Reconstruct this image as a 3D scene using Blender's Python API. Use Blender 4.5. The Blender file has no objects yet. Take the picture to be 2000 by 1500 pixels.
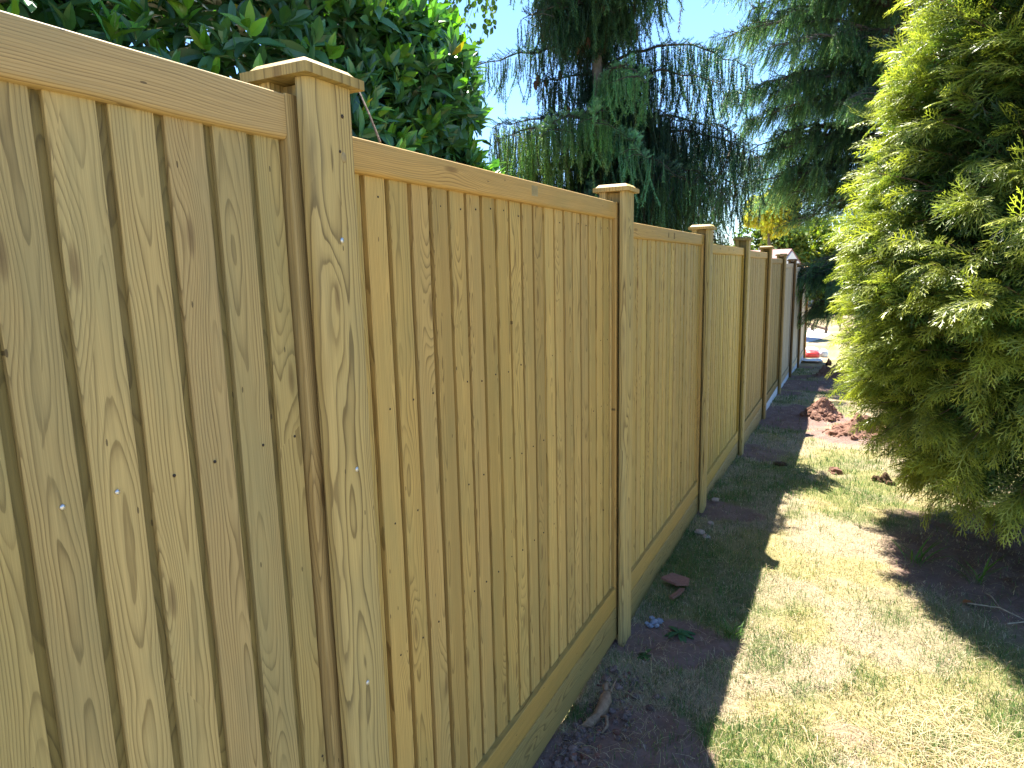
import bpy, math
import numpy as np
from mathutils import Matrix, Vector

# ------------------------------------------------------------------ camera, sky, sun, exposure
scene = bpy.context.scene
COL = scene.collection
CAM_X = 0.906
R_ = Vector((0.8941, 0.4482, -0.0230)); F_ = Vector((-0.4452, 0.8799, -0.1656))
R_ = (R_ - F_ * R_.dot(F_)).normalized(); F_.normalize()
U_ = R_.cross(F_)
cam = bpy.data.cameras.new("camera")
cam.sensor_width = 36; cam.sensor_fit = 'HORIZONTAL'; cam.lens = 1319.8 / 2000 * 36
cam.clip_start = 0.05; cam.clip_end = 2000
camo = bpy.data.objects.new("camera", cam); COL.objects.link(camo)
camo.matrix_world = Matrix(((R_.x, U_.x, -F_.x, CAM_X), (R_.y, U_.y, -F_.y, 0), (R_.z, U_.z, -F_.z, 0), (0, 0, 0, 1)))
scene.camera = camo

SUN_DIR = Vector((-0.277, 0.385, 1.0)).normalized()          # towards the sun
SUN_EL = math.asin(SUN_DIR.z); SUN_AZ = math.atan2(SUN_DIR.x, SUN_DIR.y)
w = bpy.data.worlds.new("World"); scene.world = w; w.use_nodes = True
nt = w.node_tree; bg = nt.nodes["Background"]
sky = nt.nodes.new("ShaderNodeTexSky"); sky.sky_type = 'NISHITA'; sky.sun_disc = False
sky.sun_elevation = SUN_EL; sky.sun_rotation = SUN_AZ
sky.air_density = 1.0; sky.dust_density = 0.0; sky.ozone_density = 9.0
nt.links.new(sky.outputs[0], bg.inputs[0]); bg.inputs[1].default_value = 0.067
sl = bpy.data.lights.new("sun", 'SUN'); sl.energy = 4.2; sl.angle = math.radians(0.5); sl.color = (1.0, 0.95, 0.87)
so = bpy.data.objects.new("sun", sl); COL.objects.link(so)
so.rotation_euler = SUN_DIR.to_track_quat('Z', 'Y').to_euler(); so.location = (-3, 4, 12)
scene.view_settings.view_transform = 'Standard'; scene.view_settings.look = 'None'
scene.view_settings.exposure = 2.36; scene.view_settings.gamma = 1.0
scene.cycles.max_bounces = 8; scene.cycles.transparent_max_bounces = 8

RNG = np.random.default_rng(7)
PI = math.pi

# ------------------------------------------------------------------ helpers
def _hash(ix, iy, iz, seed):
    h = (ix * 374761393 + iy * 668265263 + iz * 2147483647 + seed * 144269) & 0xFFFFFFFF
    h = ((h ^ (h >> 13)) * 1274126177) & 0xFFFFFFFF
    h = ((h ^ (h >> 16)) * 2246822519) & 0xFFFFFFFF
    return ((h ^ (h >> 15)) & 0xFFFFFF) / 0xFFFFFF
def vnoise(x, y, z=0.0, seed=0):
    x, y, z = np.broadcast_arrays(np.asarray(x, float), np.asarray(y, float), np.asarray(z, float))
    fx, fy, fz = np.floor(x), np.floor(y), np.floor(z)
    ix, iy, iz = fx.astype(np.int64), fy.astype(np.int64), fz.astype(np.int64)
    tx, ty, tz = x - fx, y - fy, z - fz
    tx = tx * tx * (3 - 2 * tx); ty = ty * ty * (3 - 2 * ty); tz = tz * tz * (3 - 2 * tz)
    out = 0
    for dx in (0, 1):
        for dy in (0, 1):
            for dz in (0, 1):
                wgt = (tx if dx else 1 - tx) * (ty if dy else 1 - ty) * (tz if dz else 1 - tz)
                out = out + wgt * _hash(ix + dx, iy + dy, iz + dz, seed)
    return out
def fbm(x, y, z=0.0, seed=0, oct=4):
    s, a, t = 0, 1.0, 0
    for o in range(oct):
        s = s + a * vnoise(x * 2 ** o, y * 2 ** o, np.asarray(z) * 2 ** o, seed + o * 17); t += a; a *= 0.5
    return s / t
def sstep(a, b, x):
    t = np.clip((x - a) / (b - a), 0, 1); return t * t * (3 - 2 * t)
def nrm(v):
    return v / (np.linalg.norm(v, axis=-1, keepdims=True) + 1e-9)

def link(name, me, mat=None, parent=None):
    o = bpy.data.objects.new(name, me); COL.objects.link(o)
    if mat is not None:
        for m in (mat if isinstance(mat, (list, tuple)) else [mat]): me.materials.append(m)
    if parent is not None:
        o.parent = parent
        if parent.parent is None: o.matrix_parent_inverse = Matrix.Translation(-parent.location)
    return o
def tag(o, label, cat, group=None, kind=None):
    o["label"] = label; o["category"] = cat
    if group: o["group"] = group
    if kind: o["kind"] = kind
    return o
def empty(name, loc=(0, 0, 0)):
    o = bpy.data.objects.new(name, None); o.empty_display_size = 0.2; COL.objects.link(o); o.location = loc
    return o
def mesh_np(name, V, faces, mat, parent=None, col=None, smooth=False, origin=None, matidx=None):
    """V (n,3); faces: list of int arrays (m,k); col (n,3) point colour"""
    V = np.asarray(V, np.float32)
    if origin is not None: V = V - np.asarray(origin, np.float32)
    me = bpy.data.meshes.new(name)
    faces = [np.asarray(f, np.int32) for f in faces if len(f)]
    tot = np.concatenate([np.full(len(f), f.shape[1], np.int32) for f in faces])
    loops = np.concatenate([f.ravel() for f in faces])
    me.vertices.add(len(V)); me.vertices.foreach_set("co", V.ravel())
    me.loops.add(len(loops)); me.loops.foreach_set("vertex_index", loops)
    me.polygons.add(len(tot))
    st = np.zeros(len(tot), np.int32); st[1:] = np.cumsum(tot)[:-1]
    me.polygons.foreach_set("loop_start", st)
    me.polygons.foreach_set("use_smooth", np.full(len(tot), smooth, bool))
    if matidx is not None: me.polygons.foreach_set("material_index", np.asarray(matidx, np.int32))
    me.update(calc_edges=True)
    if col is not None:
        c = np.ones((len(V), 4), np.float32); c[:, :3] = col
        at = me.attributes.new("col", 'FLOAT_COLOR', 'POINT'); at.data.foreach_set("color", c.ravel())
    o = link(name, me, mat, parent)
    if origin is not None and parent is None: o.location = origin
    return o
def inst(tv, tf, M, P, col, grad=None):
    """place template (tv,tf) with matrices M (N,3,3), positions P; col (N,3) per instance; grad (m,) multiplies the colour per vertex"""
    N, m = len(P), len(tv)
    V = np.einsum('nij,mj->nmi', M, tv) + P[:, None, :]
    off = (np.arange(N) * m)[:, None, None]
    F = [(f[None] + off).reshape(-1, f.shape[1]) for f in tf]
    C = np.repeat(col[:, None, :], m, 1)
    if grad is not None: C = C * grad[None, :, None]
    return V.reshape(-1, 3), F, C.reshape(-1, 3)
def merge(parts):
    Vs, Fs, Cs, n = [], {}, [], 0
    for V, F, C in parts:
        Vs.append(V); Cs.append(C)
        for f in F:
            if len(f): Fs.setdefault(f.shape[1], []).append(f + n)
        n += len(V)
    return np.concatenate(Vs), [np.concatenate(v) for v in Fs.values()], np.concatenate(Cs)
def frame(d, up=None, roll=None):
    """matrix with Y axis = d, Z roughly up; columns x,y,z"""
    d = nrm(d)
    up = np.tile([0, 0, 1.0], (len(d), 1)) if up is None else up
    x = np.cross(d, up); bad = np.linalg.norm(x, axis=1) < 1e-3
    x[bad] = [1, 0, 0]; x = nrm(x); z = np.cross(x, d)
    if roll is not None:
        c, s = np.cos(roll)[:, None], np.sin(roll)[:, None]
        x, z = c * x + s * z, -s * x + c * z
    return np.stack([x, d, z], -1)
def tube(path, rad, n=8, col=(1, 1, 1), wob=0.0, seed=1):
    path = np.asarray(path, float); rad = np.asarray(rad, float) * np.ones(len(path))
    tg = nrm(np.gradient(path, axis=0))
    a = np.array([0.31, 0.95, 0.1]) if abs(tg[0][2]) > .8 else np.array([0, 0, 1.0])
    x = nrm(np.cross(tg, a)); y = np.cross(tg, x)
    th = np.linspace(0, 2 * PI, n, endpoint=False)
    rr = rad[:, None] * np.ones(n)
    if wob: rr = rr * (1 + wob * (vnoise(np.cos(th)[None] * 2 + 9, np.sin(th)[None] * 2 + 9, np.arange(len(path))[:, None] * .7, seed) - .5) * 2)
    V = path[:, None] + rr[..., None] * (np.cos(th)[None, :, None] * x[:, None] + np.sin(th)[None, :, None] * y[:, None])
    i = np.arange(len(path) - 1)[:, None] * n; j = np.arange(n)[None]; k = (j + 1) % n
    F = np.stack([i + j, i + k, i + n + k, i + n + j], -1).reshape(-1, 4)
    V = V.reshape(-1, 3)
    V = np.concatenate([V, path[-1:], path[:1]])
    L = len(V) - 2; b = (len(path) - 1) * n; j = j[0]; k = k[0]
    T = np.concatenate([np.stack([b + j, b + k, np.full(n, L)], -1), np.stack([k, j, np.full(n, L + 1)], -1)])
    return V, [F, T], np.tile(np.asarray(col, float), (len(V), 1))
def blob(c, r, seed=0, amp=.3, n=(10, 8), col=(1, 1, 1), fr=1.4):
    """a lumpy closed pebble/clod"""
    a, b = n
    th = np.linspace(0, 2 * PI, a, endpoint=False); ph = np.linspace(0, PI, b + 1)[1:-1]
    D = np.stack([np.sin(ph)[:, None] * np.cos(th), np.sin(ph)[:, None] * np.sin(th), np.cos(ph)[:, None] * np.ones(a)], -1).reshape(-1, 3)
    D = np.concatenate([D, [[0, 0, 1], [0, 0, -1]]])
    k = 1 + amp * (fbm(D[:, 0] * fr + 11, D[:, 1] * fr + 5, D[:, 2] * fr + 3, seed, 3) - .5) * 2
    V = np.asarray(c) + D * k[:, None] * np.asarray(r)
    m = b - 1; i = np.arange(m - 1)[:, None] * a; j = np.arange(a)[None]; kk = (j + 1) % a
    F = np.stack([i + j, i + a + j, i + a + kk, i + kk], -1).reshape(-1, 4)
    T0, B0 = m * a, m * a + 1; j = j[0]; kk = kk[0]
    T = np.concatenate([np.stack([j, kk, np.full(a, T0)], -1), np.stack([(m - 1) * a + kk, (m - 1) * a + j, np.full(a, B0)], -1)])
    return V, [F, T], np.tile(np.asarray(col, float), (len(V), 1))

# ------------------------------------------------------------------ materials
class NT:
    def __init__(s, name):
        s.m = bpy.data.materials.new(name); s.m.use_nodes = True
        s.t = s.m.node_tree; s.b = s.t.nodes["Principled BSDF"]; s.out = s.t.nodes["Material Output"]
    def n(s, typ, **kw):
        nd = s.t.nodes.new(typ)
        for k, v in kw.items(): setattr(nd, k, v)
        return nd
    def put(s, sock, v):
        if isinstance(v, bpy.types.NodeSocket): s.t.links.new(v, sock)
        elif v is not None: sock.default_value = v
    def math(s, op, a, b=None, c=None, clamp=False):
        nd = s.n("ShaderNodeMath", operation=op, use_clamp=clamp)
        s.put(nd.inputs[0], a); s.put(nd.inputs[1], b); s.put(nd.inputs[2], c)
        return nd.outputs[0]
    def attr(s, name): return s.n("ShaderNodeAttribute", attribute_name=name)
    def noise(s, vec, scale, detail=2, rough=.5):
        nd = s.n("ShaderNodeTexNoise"); s.put(nd.inputs["Vector"], vec)
        nd.inputs["Scale"].default_value = scale; nd.inputs["Detail"].default_value = detail; nd.inputs["Roughness"].default_value = rough
        return nd
    def comb(s, x, y, z):
        nd = s.n("ShaderNodeCombineXYZ"); s.put(nd.inputs[0], x); s.put(nd.inputs[1], y); s.put(nd.inputs[2], z); return nd.outputs[0]
    def ramp(s, fac, stops):
        nd = s.n("ShaderNodeValToRGB"); s.put(nd.inputs[0], fac); cr = nd.color_ramp
        while len(cr.elements) < len(stops): cr.elements.new(0.5)
        for e, (p, c) in zip(cr.elements, stops):
            e.position = p; e.color = (c, c, c, 1) if isinstance(c, (int, float)) else (*c, 1)
        return nd.outputs[0]
    def mix(s, fac, a, b, blend='MIX'):
        nd = s.n("ShaderNodeMix", data_type='RGBA', blend_type=blend)
        s.put(nd.inputs[0], fac)
        for sock, v in ((nd.inputs[6], a), (nd.inputs[7], b)):
            s.put(sock, (*v, 1) if isinstance(v, tuple) and len(v) == 3 else v)
        return nd.outputs[2]
    def bump(s, h, strength, dist=0.002):
        nd = s.n("ShaderNodeBump"); nd.inputs["Strength"].default_value = strength; nd.inputs["Distance"].default_value = dist
        s.put(nd.inputs["Height"], h); s.t.links.new(nd.outputs[0], s.b.inputs["Normal"])
    def base(s, c): s.put(s.b.inputs["Base Color"], (*c, 1) if isinstance(c, tuple) else c)
    def rough(s, v, spec=None):
        s.put(s.b.inputs["Roughness"], v)
        if spec is not None: s.b.inputs["Specular IOR Level"].default_value = spec

def wood_mat(name, early, late, stain=(.30, .30, .17), ringsize=.0042, contrast=1.0, stainamt=.4):
    t = NT(name)
    wc = t.attr("wc").outputs["Vector"]
    sp = t.n("ShaderNodeSeparateXYZ"); t.put(sp.inputs[0], wc); X, Y, Z = sp.outputs
    lowv = t.comb(t.math('MULTIPLY', X, 6.0), t.math('MULTIPLY', Y, 1.5), t.math('MULTIPLY', Z, 6.0))
    lo = t.noise(lowv, 1.0, 2.5, .55); ls = t.n("ShaderNodeSeparateColor"); t.put(ls.inputs[0], lo.outputs["Color"])
    X2 = t.math('ADD', X, t.math('MULTIPLY', t.math('SUBTRACT', ls.outputs[0], .5), .040))
    Z2 = t.math('ADD', Z, t.math('MULTIPLY', t.math('SUBTRACT', ls.outputs[1], .5), .062))
    kv = t.n("ShaderNodeTexVoronoi", voronoi_dimensions='2D', feature='F1')
    t.put(kv.inputs["Vector"], t.comb(t.math('MULTIPLY', X, 9.0), t.math('MULTIPLY', Y, 2.1), 0.0)); kv.inputs["Scale"].default_value = 1.0
    ks = t.n("ShaderNodeSeparateColor"); t.put(ks.inputs[0], kv.outputs["Color"])
    pick = t.math('GREATER_THAN', ks.outputs[0], .62)
    d2 = t.math('MULTIPLY', t.math('POWER', kv.outputs["Distance"], 2.0), -14.0)
    kb = t.math('MULTIPLY', t.math('EXPONENT', d2), pick)
    R = t.math('SQRT', t.math('ADD', t.math('MULTIPLY', X2, X2), t.math('MULTIPLY', Z2, Z2)))
    fine = t.noise(t.comb(t.math('MULTIPLY', X, 60.0), t.math('MULTIPLY', Y, 7.0), t.math('MULTIPLY', Z, 60.0)), 1.0, 2, .6)
    R = t.math('ADD', R, t.math('MULTIPLY', kb, .021))
    R = t.math('ADD', R, t.math('MULTIPLY', t.math('SUBTRACT', fine.outputs[0], .5), .0022))
    q = t.math('DIVIDE', R, ringsize)
    fr = t.math('FRACT', q)
    ring = t.ramp(fr, [(0, .10), (.10, .0), (.45, .05), (.72, .42), (.88, 1.0), (.96, .95), (1.0, .10)])
    # strength of late wood varies ring to ring
    wn = t.n("ShaderNodeTexWhiteNoise", noise_dimensions='1D'); t.put(wn.inputs["W"], t.math('FLOOR', q))
    ring = t.math('MULTIPLY', ring, t.math('MULTIPLY_ADD', wn.outputs[0], .6, .4))
    strk = t.noise(t.comb(t.math('MULTIPLY', X, 420.0), t.math('MULTIPLY', Y, 5.0), t.math('MULTIPLY', Z, 420.0)), 1.0, 2, .6)
    c = t.mix(t.math('MULTIPLY', ring, .8 * contrast, clamp=True), early, late)
    st = t.noise(t.comb(t.math('MULTIPLY', X, 9.0), t.math('MULTIPLY', Y, 2.6), t.math('MULTIPLY', Z, 9.0)), 1.0, 3, .6)
    c = t.mix(t.math('MULTIPLY', t.ramp(st.outputs[0], [(.42, 0.0), (.68, 1.0)]), stainamt), c, stain)
    c = t.mix(1.0, c, t.ramp(strk.outputs[0], [(.2, .78), (.8, 1.14)]), 'MULTIPLY')
    core = t.math('MULTIPLY', t.ramp(kv.outputs["Distance"], [(.0, 1.0), (.05, .7), (.085, 0.0)]), pick)
    c = t.mix(t.math('MULTIPLY', core, .65), c, (.13, .07, .025))
    # small dark specks: nail holes, resin pockets
    sv = t.n("ShaderNodeTexVoronoi", voronoi_dimensions='2D', feature='F1')
    t.put(sv.inputs["Vector"], t.comb(t.math('MULTIPLY', X, 30.0), t.math('MULTIPLY', Y, 9.0), 0.0)); sv.inputs["Scale"].default_value = 1.0
    ss = t.n("ShaderNodeSeparateColor"); t.put(ss.inputs[0], sv.outputs["Color"])
    spk = t.math('MULTIPLY', t.math('LESS_THAN', sv.outputs["Distance"], .05), t.math('GREATER_THAN', ss.outputs[1], .9))
    c = t.mix(t.math('MULTIPLY', spk, .75), c, (.07, .045, .02))
    c = t.mix(1.0, c, t.attr("tint").outputs["Color"], 'MULTIPLY')
    t.base(c); t.rough(.62, .3)
    t.bump(t.math('ADD', t.math('MULTIPLY', ring, .5), strk.outputs[0]), .35, .0012)
    return t.m
WOOD = wood_mat("treated_pine", (.545, .385, .145), (.175, .110, .034), stain=(.33, .29, .13), contrast=1.0)
WOOD_POST = wood_mat("treated_pine_post", (.54, .40, .155), (.135, .085, .028), ringsize=.0062, contrast=1.25, stainamt=.25)
PALE = wood_mat("pale_board", (.60, .53, .42), (.42, .35, .26), contrast=.7, stainamt=.15)

def simple(name, c, rough=.8, nscale=40, var=.25, spec=.3, metal=0, bump=0.0, bdist=.005):
    t = NT(name); tc = t.n("ShaderNodeTexCoord")
    nz = t.noise(tc.outputs["Object"], nscale, 4, .6)
    t.base(t.mix(1.0, c, t.ramp(nz.outputs[0], [(.25, 1 - var), (.75, 1 + var)]), 'MULTIPLY'))
    t.rough(rough, spec); t.b.inputs["Metallic"].default_value = metal
    if bump: t.bump(nz.outputs[0], bump, bdist)
    return t.m
def colmat(name, rough=.8, spec=.25, nscale=60, var=.25, bump=.4, bdist=.004):
    t = NT(name); tc = t.n("ShaderNodeTexCoord"); nz = t.noise(tc.outputs["Object"], nscale, 4, .65)
    t.base(t.mix(1.0, t.attr("col").outputs["Color"], t.ramp(nz.outputs[0], [(.25, 1 - var), (.75, 1 + var)]), 'MULTIPLY'))
    t.rough(rough, spec)
    if bump: t.bump(nz.outputs[0], bump, bdist)
    return t.m
def leafmat(name, rough=.45, spec=.4, trans=.35, tcol=(1.25, 1.35, .55), var=.2, nscale=9.0):
    t = NT(name); a = t.attr("col").outputs["Color"]
    tc = t.n("ShaderNodeTexCoord"); nz = t.noise(tc.outputs["Object"], nscale, 3, .6)
    c = t.mix(1.0, a, t.ramp(nz.outputs[0], [(.3, 1 - var), (.7, 1 + var)]), 'MULTIPLY')
    t.base(c); t.rough(rough, spec)
    tr = t.n("ShaderNodeBsdfTranslucent"); t.put(tr.inputs[0], t.mix(1.0, c, tcol, 'MULTIPLY'))
    mx = t.n("ShaderNodeMixShader"); mx.inputs[0].default_value = trans
    t.t.links.new(t.b.outputs[0], mx.inputs[1]); t.t.links.new(tr.outputs[0], mx.inputs[2])
    t.t.links.new(mx.outputs[0], t.out.inputs[0])
    return t.m
BARK = colmat("bark", .9, .1, 30, .45, .8, .01)
STEEL = simple("galvanised_steel", (.62, .62, .63), .35, 300, .2, .5, .8)
CONC = simple("concrete", (.52, .53, .54), .85, 25, .12, .2, 0, .3, .002)
NAIL = simple("rusty_nail", (.05, .035, .025), .7, 200)

# ------------------------------------------------------------------ ground
_GY = np.array([-40, 0, 3.0, 4.9, 6.9, 8.8, 10.7, 12.6, 14.6, 16.5, 22, 30, 45, 400])
_GZ = np.array([-1.75, -1.80, -1.795, -1.785, -1.86, -1.90, -1.915, -1.96, -2.05, -2.14, -2.34, -2.5, -2.5, -2.5])
MOUNDS = [(1.00, 8.10, .34, .30, .24), (0.64, 9.0, .24, .28, .20), (0.74, 12.9, .36, .42, .28), (1.35, 8.5, .36, .30, .20)]
HOLES = [(0.05, 1.93 * k + 1.121 - .02, .30 + .05 * (k % 2), .22) for k in range(1, 9)]
def gz_smooth(x, y):
    return np.interp(y, _GY, _GZ) + .02 * sstep(.5, 4, x) * 0
def gz(x, y):
    x = np.asarray(x, float); y = np.asarray(y, float)
    z = gz_smooth(x, y)
    near = np.exp(-np.maximum(y - 10, 0) / 6)
    z = z + near * (.05 * (fbm(x * 1.1 + 40, y * 1.1 + 40, 0, 3, 3) - .5) + .028 * (fbm(x * 7 + 40, y * 7 + 40, 0, 5, 3) - .5))
    s = soil_mask(x, y)
    z = z + s * .035 * (fbm(x * 16 + 90, y * 16 + 90, 0, 8, 3) - .45)
    for mx, my, rx, ry, h in MOUNDS:
        d = ((x - mx) / rx) ** 2 + ((y - my) / ry) ** 2
        z = z + h * np.exp(-d * 1.6) * (.62 + 1.5 * (fbm(x * 8, y * 8, 0, 12, 3) - .36))
    # dip under the gravel board of the second bay (daylight shows through)
    z = z - .035 * np.exp(-((x + .07) / .25) ** 2 - ((y - 2.40) / .16) ** 2)
    return z
def soil_mask(x, y):
    n = fbm(x * 3.1 + 7, y * 3.1 + 7, 0, 21, 4)
    m = np.zeros(np.broadcast(x, y).shape)
    for hx, hy, rx, ry in HOLES:
        d = np.sqrt(((x - hx) / rx) ** 2 + ((y - hy) / ry) ** 2)
        m = np.maximum(m, sstep(1.25, .75, d + (n - .5) * 1.6))
    for mx, my, rx, ry, h in MOUNDS:
        d = np.sqrt(((x - mx) / rx) ** 2 + ((y - my) / ry) ** 2)
        m = np.maximum(m, sstep(1.75, 1.15, d + (n - .5) * 1.3))
    # dug-over ground by the near gravel board and the bare patches in front
    d = np.sqrt(((x - .06) / .26) ** 2 + ((y - 1.95) / .50) ** 2); m = np.maximum(m, sstep(1.25, .8, d + (n - .5) * 1.1))
    d = np.sqrt(((x - .27) / .24) ** 2 + ((y - 2.34) / .24) ** 2); m = np.maximum(m, .9 * sstep(1.2, .7, d + (n - .5) * 1.6))
    d = np.sqrt(((x - 1.0) / .17) ** 2 + ((y - 2.68) / .11) ** 2); m = np.maximum(m, .62 * sstep(1.35, .4, d + (n - .5) * 2.6))
    d = np.sqrt(((x - .20) / .30) ** 2 + ((y - 6.9) / .55) ** 2); m = np.maximum(m, .8 * sstep(1.2, .6, d + (n - .5) * 1.6))
    d = np.sqrt(((x - .25) / .50) ** 2 + ((y - 8.9) / .7) ** 2); m = np.maximum(m, .95 * sstep(1.2, .7, d + (n - .5) * 1.4))
    d = np.sqrt(((x - .3) / .50) ** 2 + ((y - 11.8) / .7) ** 2); m = np.maximum(m, .95 * sstep(1.2, .7, d + (n - .5) * 1.2))
    # bare earth in the deep shade under the conifer
    d = np.sqrt(((x - 2.2) / 1.05) ** 2 + ((y - 4.75) / 1.25) ** 2); m = np.maximum(m, .85 * sstep(1.15, .8, d + (n - .5) * .7))
    return m
def green_mask(x, y):
    n = fbm(x * 1.7 + 3, y * 1.7 + 60, 0, 33, 3); n2 = fbm(x * 5 + 3, y * 5 + 60, 0, 37, 3)
    g = sstep(.47, .60, n * .6 + n2 * .4)
    g = np.maximum(g, .9 * np.exp(-((x - .30) / .30) ** 2 - ((y - 3.6) / .7) ** 2))
    g = np.maximum(g, .9 * np.exp(-((x - .9) / .45) ** 2 - ((y - 6.8) / .5) ** 2))
    g = np.maximum(g, .7 * np.exp(-((x - 1.55) / .35) ** 2 - ((y - 3.5) / .45) ** 2))
    g = np.maximum(g, .8 * np.exp(-((x - .25) / .30) ** 2 - ((y - 5.8) / .6) ** 2))
    for px, py, rx, ry, a in ((.62, 3.12, .13, .20, 1), (.80, 2.85, .08, .10, .8), (1.16, 3.75, .14, .20, .9), (1.62, 3.0, .2, .2, .9), (.72, 3.65, .10, .16, .6), (1.05, 3.1, .10, .14, .7), (1.33, 2.75, .12, .10, .6)):
        g = np.maximum(g, a * np.exp(-((x - px) / rx) ** 2 - ((y - py) / ry) ** 2) * (.35 + 1.3 * n2))
    return np.clip(g, 0, 1)
def moss_mask(x, y):
    return sstep(.48, .66, fbm(x * 2.6 + 31, y * 2.6 + 12, 0, 41, 4))

def ground():
    gx = np.concatenate([-np.geomspace(120, .9, 34), np.linspace(-.85, 3.4, 190), np.geomspace(3.5, 120, 34)])
    gy = np.concatenate([np.linspace(-40, .9, 14), np.linspace(1.0, 14, 520), np.geomspace(14.1, 400, 90)])
    X, Y = np.meshgrid(gx, gy)
    x, y = X.ravel(), Y.ravel()
    V = np.stack([x, y, gz(x, y)], -1)
    nx, ny = len(gx), len(gy)
    i = (np.arange(ny - 1)[:, None] * nx + np.arange(nx - 1)[None]).ravel()
    F = np.stack([i, i + 1, i + nx + 1, i + nx], -1)
    col = np.stack([soil_mask(x, y), green_mask(x, y), moss_mask(x, y)], -1)
    t = NT("lawn_soil"); tc = t.n("ShaderNodeTexCoord"); P = tc.outputs["Object"]
    sp = t.n("ShaderNodeSeparateColor"); t.put(sp.inputs[0], t.attr("col").outputs["Color"])
    f1 = t.noise(P, 55, 5, .7); f2 = t.noise(P, 160, 4, .7); f3 = t.noise(P, 9, 4, .6)
    thatch = t.mix(f2.outputs[0], (.15, .11, .07), (.46, .37, .24))
    green = t.mix(f2.outputs[0], (.035, .06, .012), (.17, .21, .05))
    moss = t.mix(f2.outputs[0], (.14, .115, .04), (.41, .35, .15))
    soil = t.mix(f1.outputs[0], (.14, .088, .072), (.33, .22, .18))
    c = t.mix(t.math('MULTIPLY', sp.outputs[2], .75), thatch, moss)
    gm = t.math('MULTIPLY', sp.outputs[1], t.ramp(f1.outputs[0], [(.35, .35), (.6, 1.0)]))
    c = t.mix(t.math('MULTIPLY', gm, .8), c, green)
    sm = t.math('ADD', sp.outputs[0], t.math('MULTIPLY', t.math('SUBTRACT', f1.outputs[0], .5), .5))
    c = t.mix(t.ramp(sm, [(.30, 0.0), (.85, 1.0)]), c, soil)
    c = t.mix(1.0, c, t.ramp(f3.outputs[0], [(.3, .85), (.7, 1.15)]), 'MULTIPLY')
    t.base(c); t.rough(.95, .1)
    t.bump(t.math('ADD', f1.outputs[0], f2.outputs[0]), .8, .012)
    o = mesh_np("ground", V, [F], t.m, col=col, smooth=True); o["kind"] = "structure"
ground()

# far lawn bed: pink gravel in front of the far buildings
def sheet(name, pts, mat, lift=.006):
    pts = np.asarray(pts, float)
    c = pts.mean(0); ring = []
    for s in np.linspace(.0, 1, 9)[1:]: ring.append(c + (pts - c) * s)
    V = np.concatenate([[c]] + ring); n = len(pts)
    z = np.interp(V[:, 1], _GY, _GZ) + lift
    V = np.concatenate([V, z[:, None]], 1)
    j = np.arange(n); k = (j + 1) % n
    T = np.stack([np.zeros(n, int), 1 + j, 1 + k], -1); Q = []
    for r in range(7): Q.append(np.stack([1 + r * n + j, 1 + (r + 1) * n + j, 1 + (r + 1) * n + k, 1 + r * n + k], -1))
    o = mesh_np(name, V, [T, np.concatenate(Q)], mat); o["kind"] = "structure"; return o
th = np.linspace(0, 2 * PI, 40, endpoint=False)
gp = np.stack([-1.7 + 1.9 * np.cos(th) + .15 * np.sin(3 * th), 24.6 + 4.9 * np.sin(th)], -1)
gt = NT("pink_gravel"); gtc = gt.n("ShaderNodeTexCoord"); gn = gt.n("ShaderNodeTexVoronoi"); gt.put(gn.inputs["Vector"], gtc.outputs["Object"]); gn.inputs["Scale"].default_value = 22
gt.base(gt.mix(.35, (.42, .34, .30), gn.outputs["Color"])); gt.rough(.9, .2)
sheet("gravel_patch", gp, gt.m, .012)

# ------------------------------------------------------------------ fence
class WB:
    """collects wooden bars (extruded profiles) into one mesh with wood coordinates per corner"""
    def __init__(s, tint=(1, 1, 1)): s.v, s.f, s.wc, s.tn, s.t = [], [], [], [], tint
    def bar(s, prof, o, ea, eb, el, L, pith=None, tint=None, rng=RNG, capscale=1.0, taper=None):
        prof = np.asarray(prof, float); n = len(prof)
        o, ea, eb, el = (np.asarray(v, float) for v in (o, ea, eb, el))
        if pith is None: pith = (prof[:, 0].mean() + rng.uniform(-.035, .035), prof[:, 1].mean() - rng.uniform(.012, .06))
        yo = rng.uniform(0, 80); xo = rng.integers(0, 2)
        tint = np.asarray(s.t) * (np.asarray(tint) if tint is not None else 1.0) * (1 + rng.normal(0, .035)) * np.array([1, 1 + rng.normal(0, .007), 1 + rng.normal(0, .025)])
        base = len(s.v); wcv = []
        for e, l in enumerate((0.0, L)):
            p = prof if (e == 0 or taper is None) else np.asarray(taper, float)
            for a, b in p:
                s.v.append(o + ea * a + eb * b + el * l)
                wcv.append((a - pith[0] + .0, yo + l, b - pith[1]))
        def face(idx):
            s.f.append([base + i for i in idx]); s.wc.extend(wcv[i] for i in idx); s.tn.extend([tint] * len(idx))
        flip = np.dot(np.cross(ea, eb), el) < 0
        for i in range(n):
            j = (i + 1) % n; q = [i, j, n + j, n + i]
            face(q[::-1] if flip else q)
        c0, c1 = list(range(n))[::-1], list(range(n, 2 * n))
        face(c0[::-1] if flip else c0); face(c1[::-1] if flip else c1)
    def build(s, name, mat, parent=None, sharp=38):
        me = bpy.data.meshes.new(name)
        me.from_pydata([tuple(v) for v in s.v], [], s.f); me.update()
        a = me.attributes.new("wc", 'FLOAT_VECTOR', 'CORNER'); a.data.foreach_set("vector", np.asarray(s.wc, np.float32).ravel())
        tn = np.ones((len(s.tn), 4), np.float32); tn[:, :3] = np.asarray(s.tn)
        a = me.attributes.new("tint", 'FLOAT_COLOR', 'CORNER'); a.data.foreach_set("color", tn.ravel())
        me.polygons.foreach_set("use_smooth", np.ones(len(me.polygons), bool))
        me.set_sharp_from_angle(angle=math.radians(sharp))
        return link(name, me, mat, parent)
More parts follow.
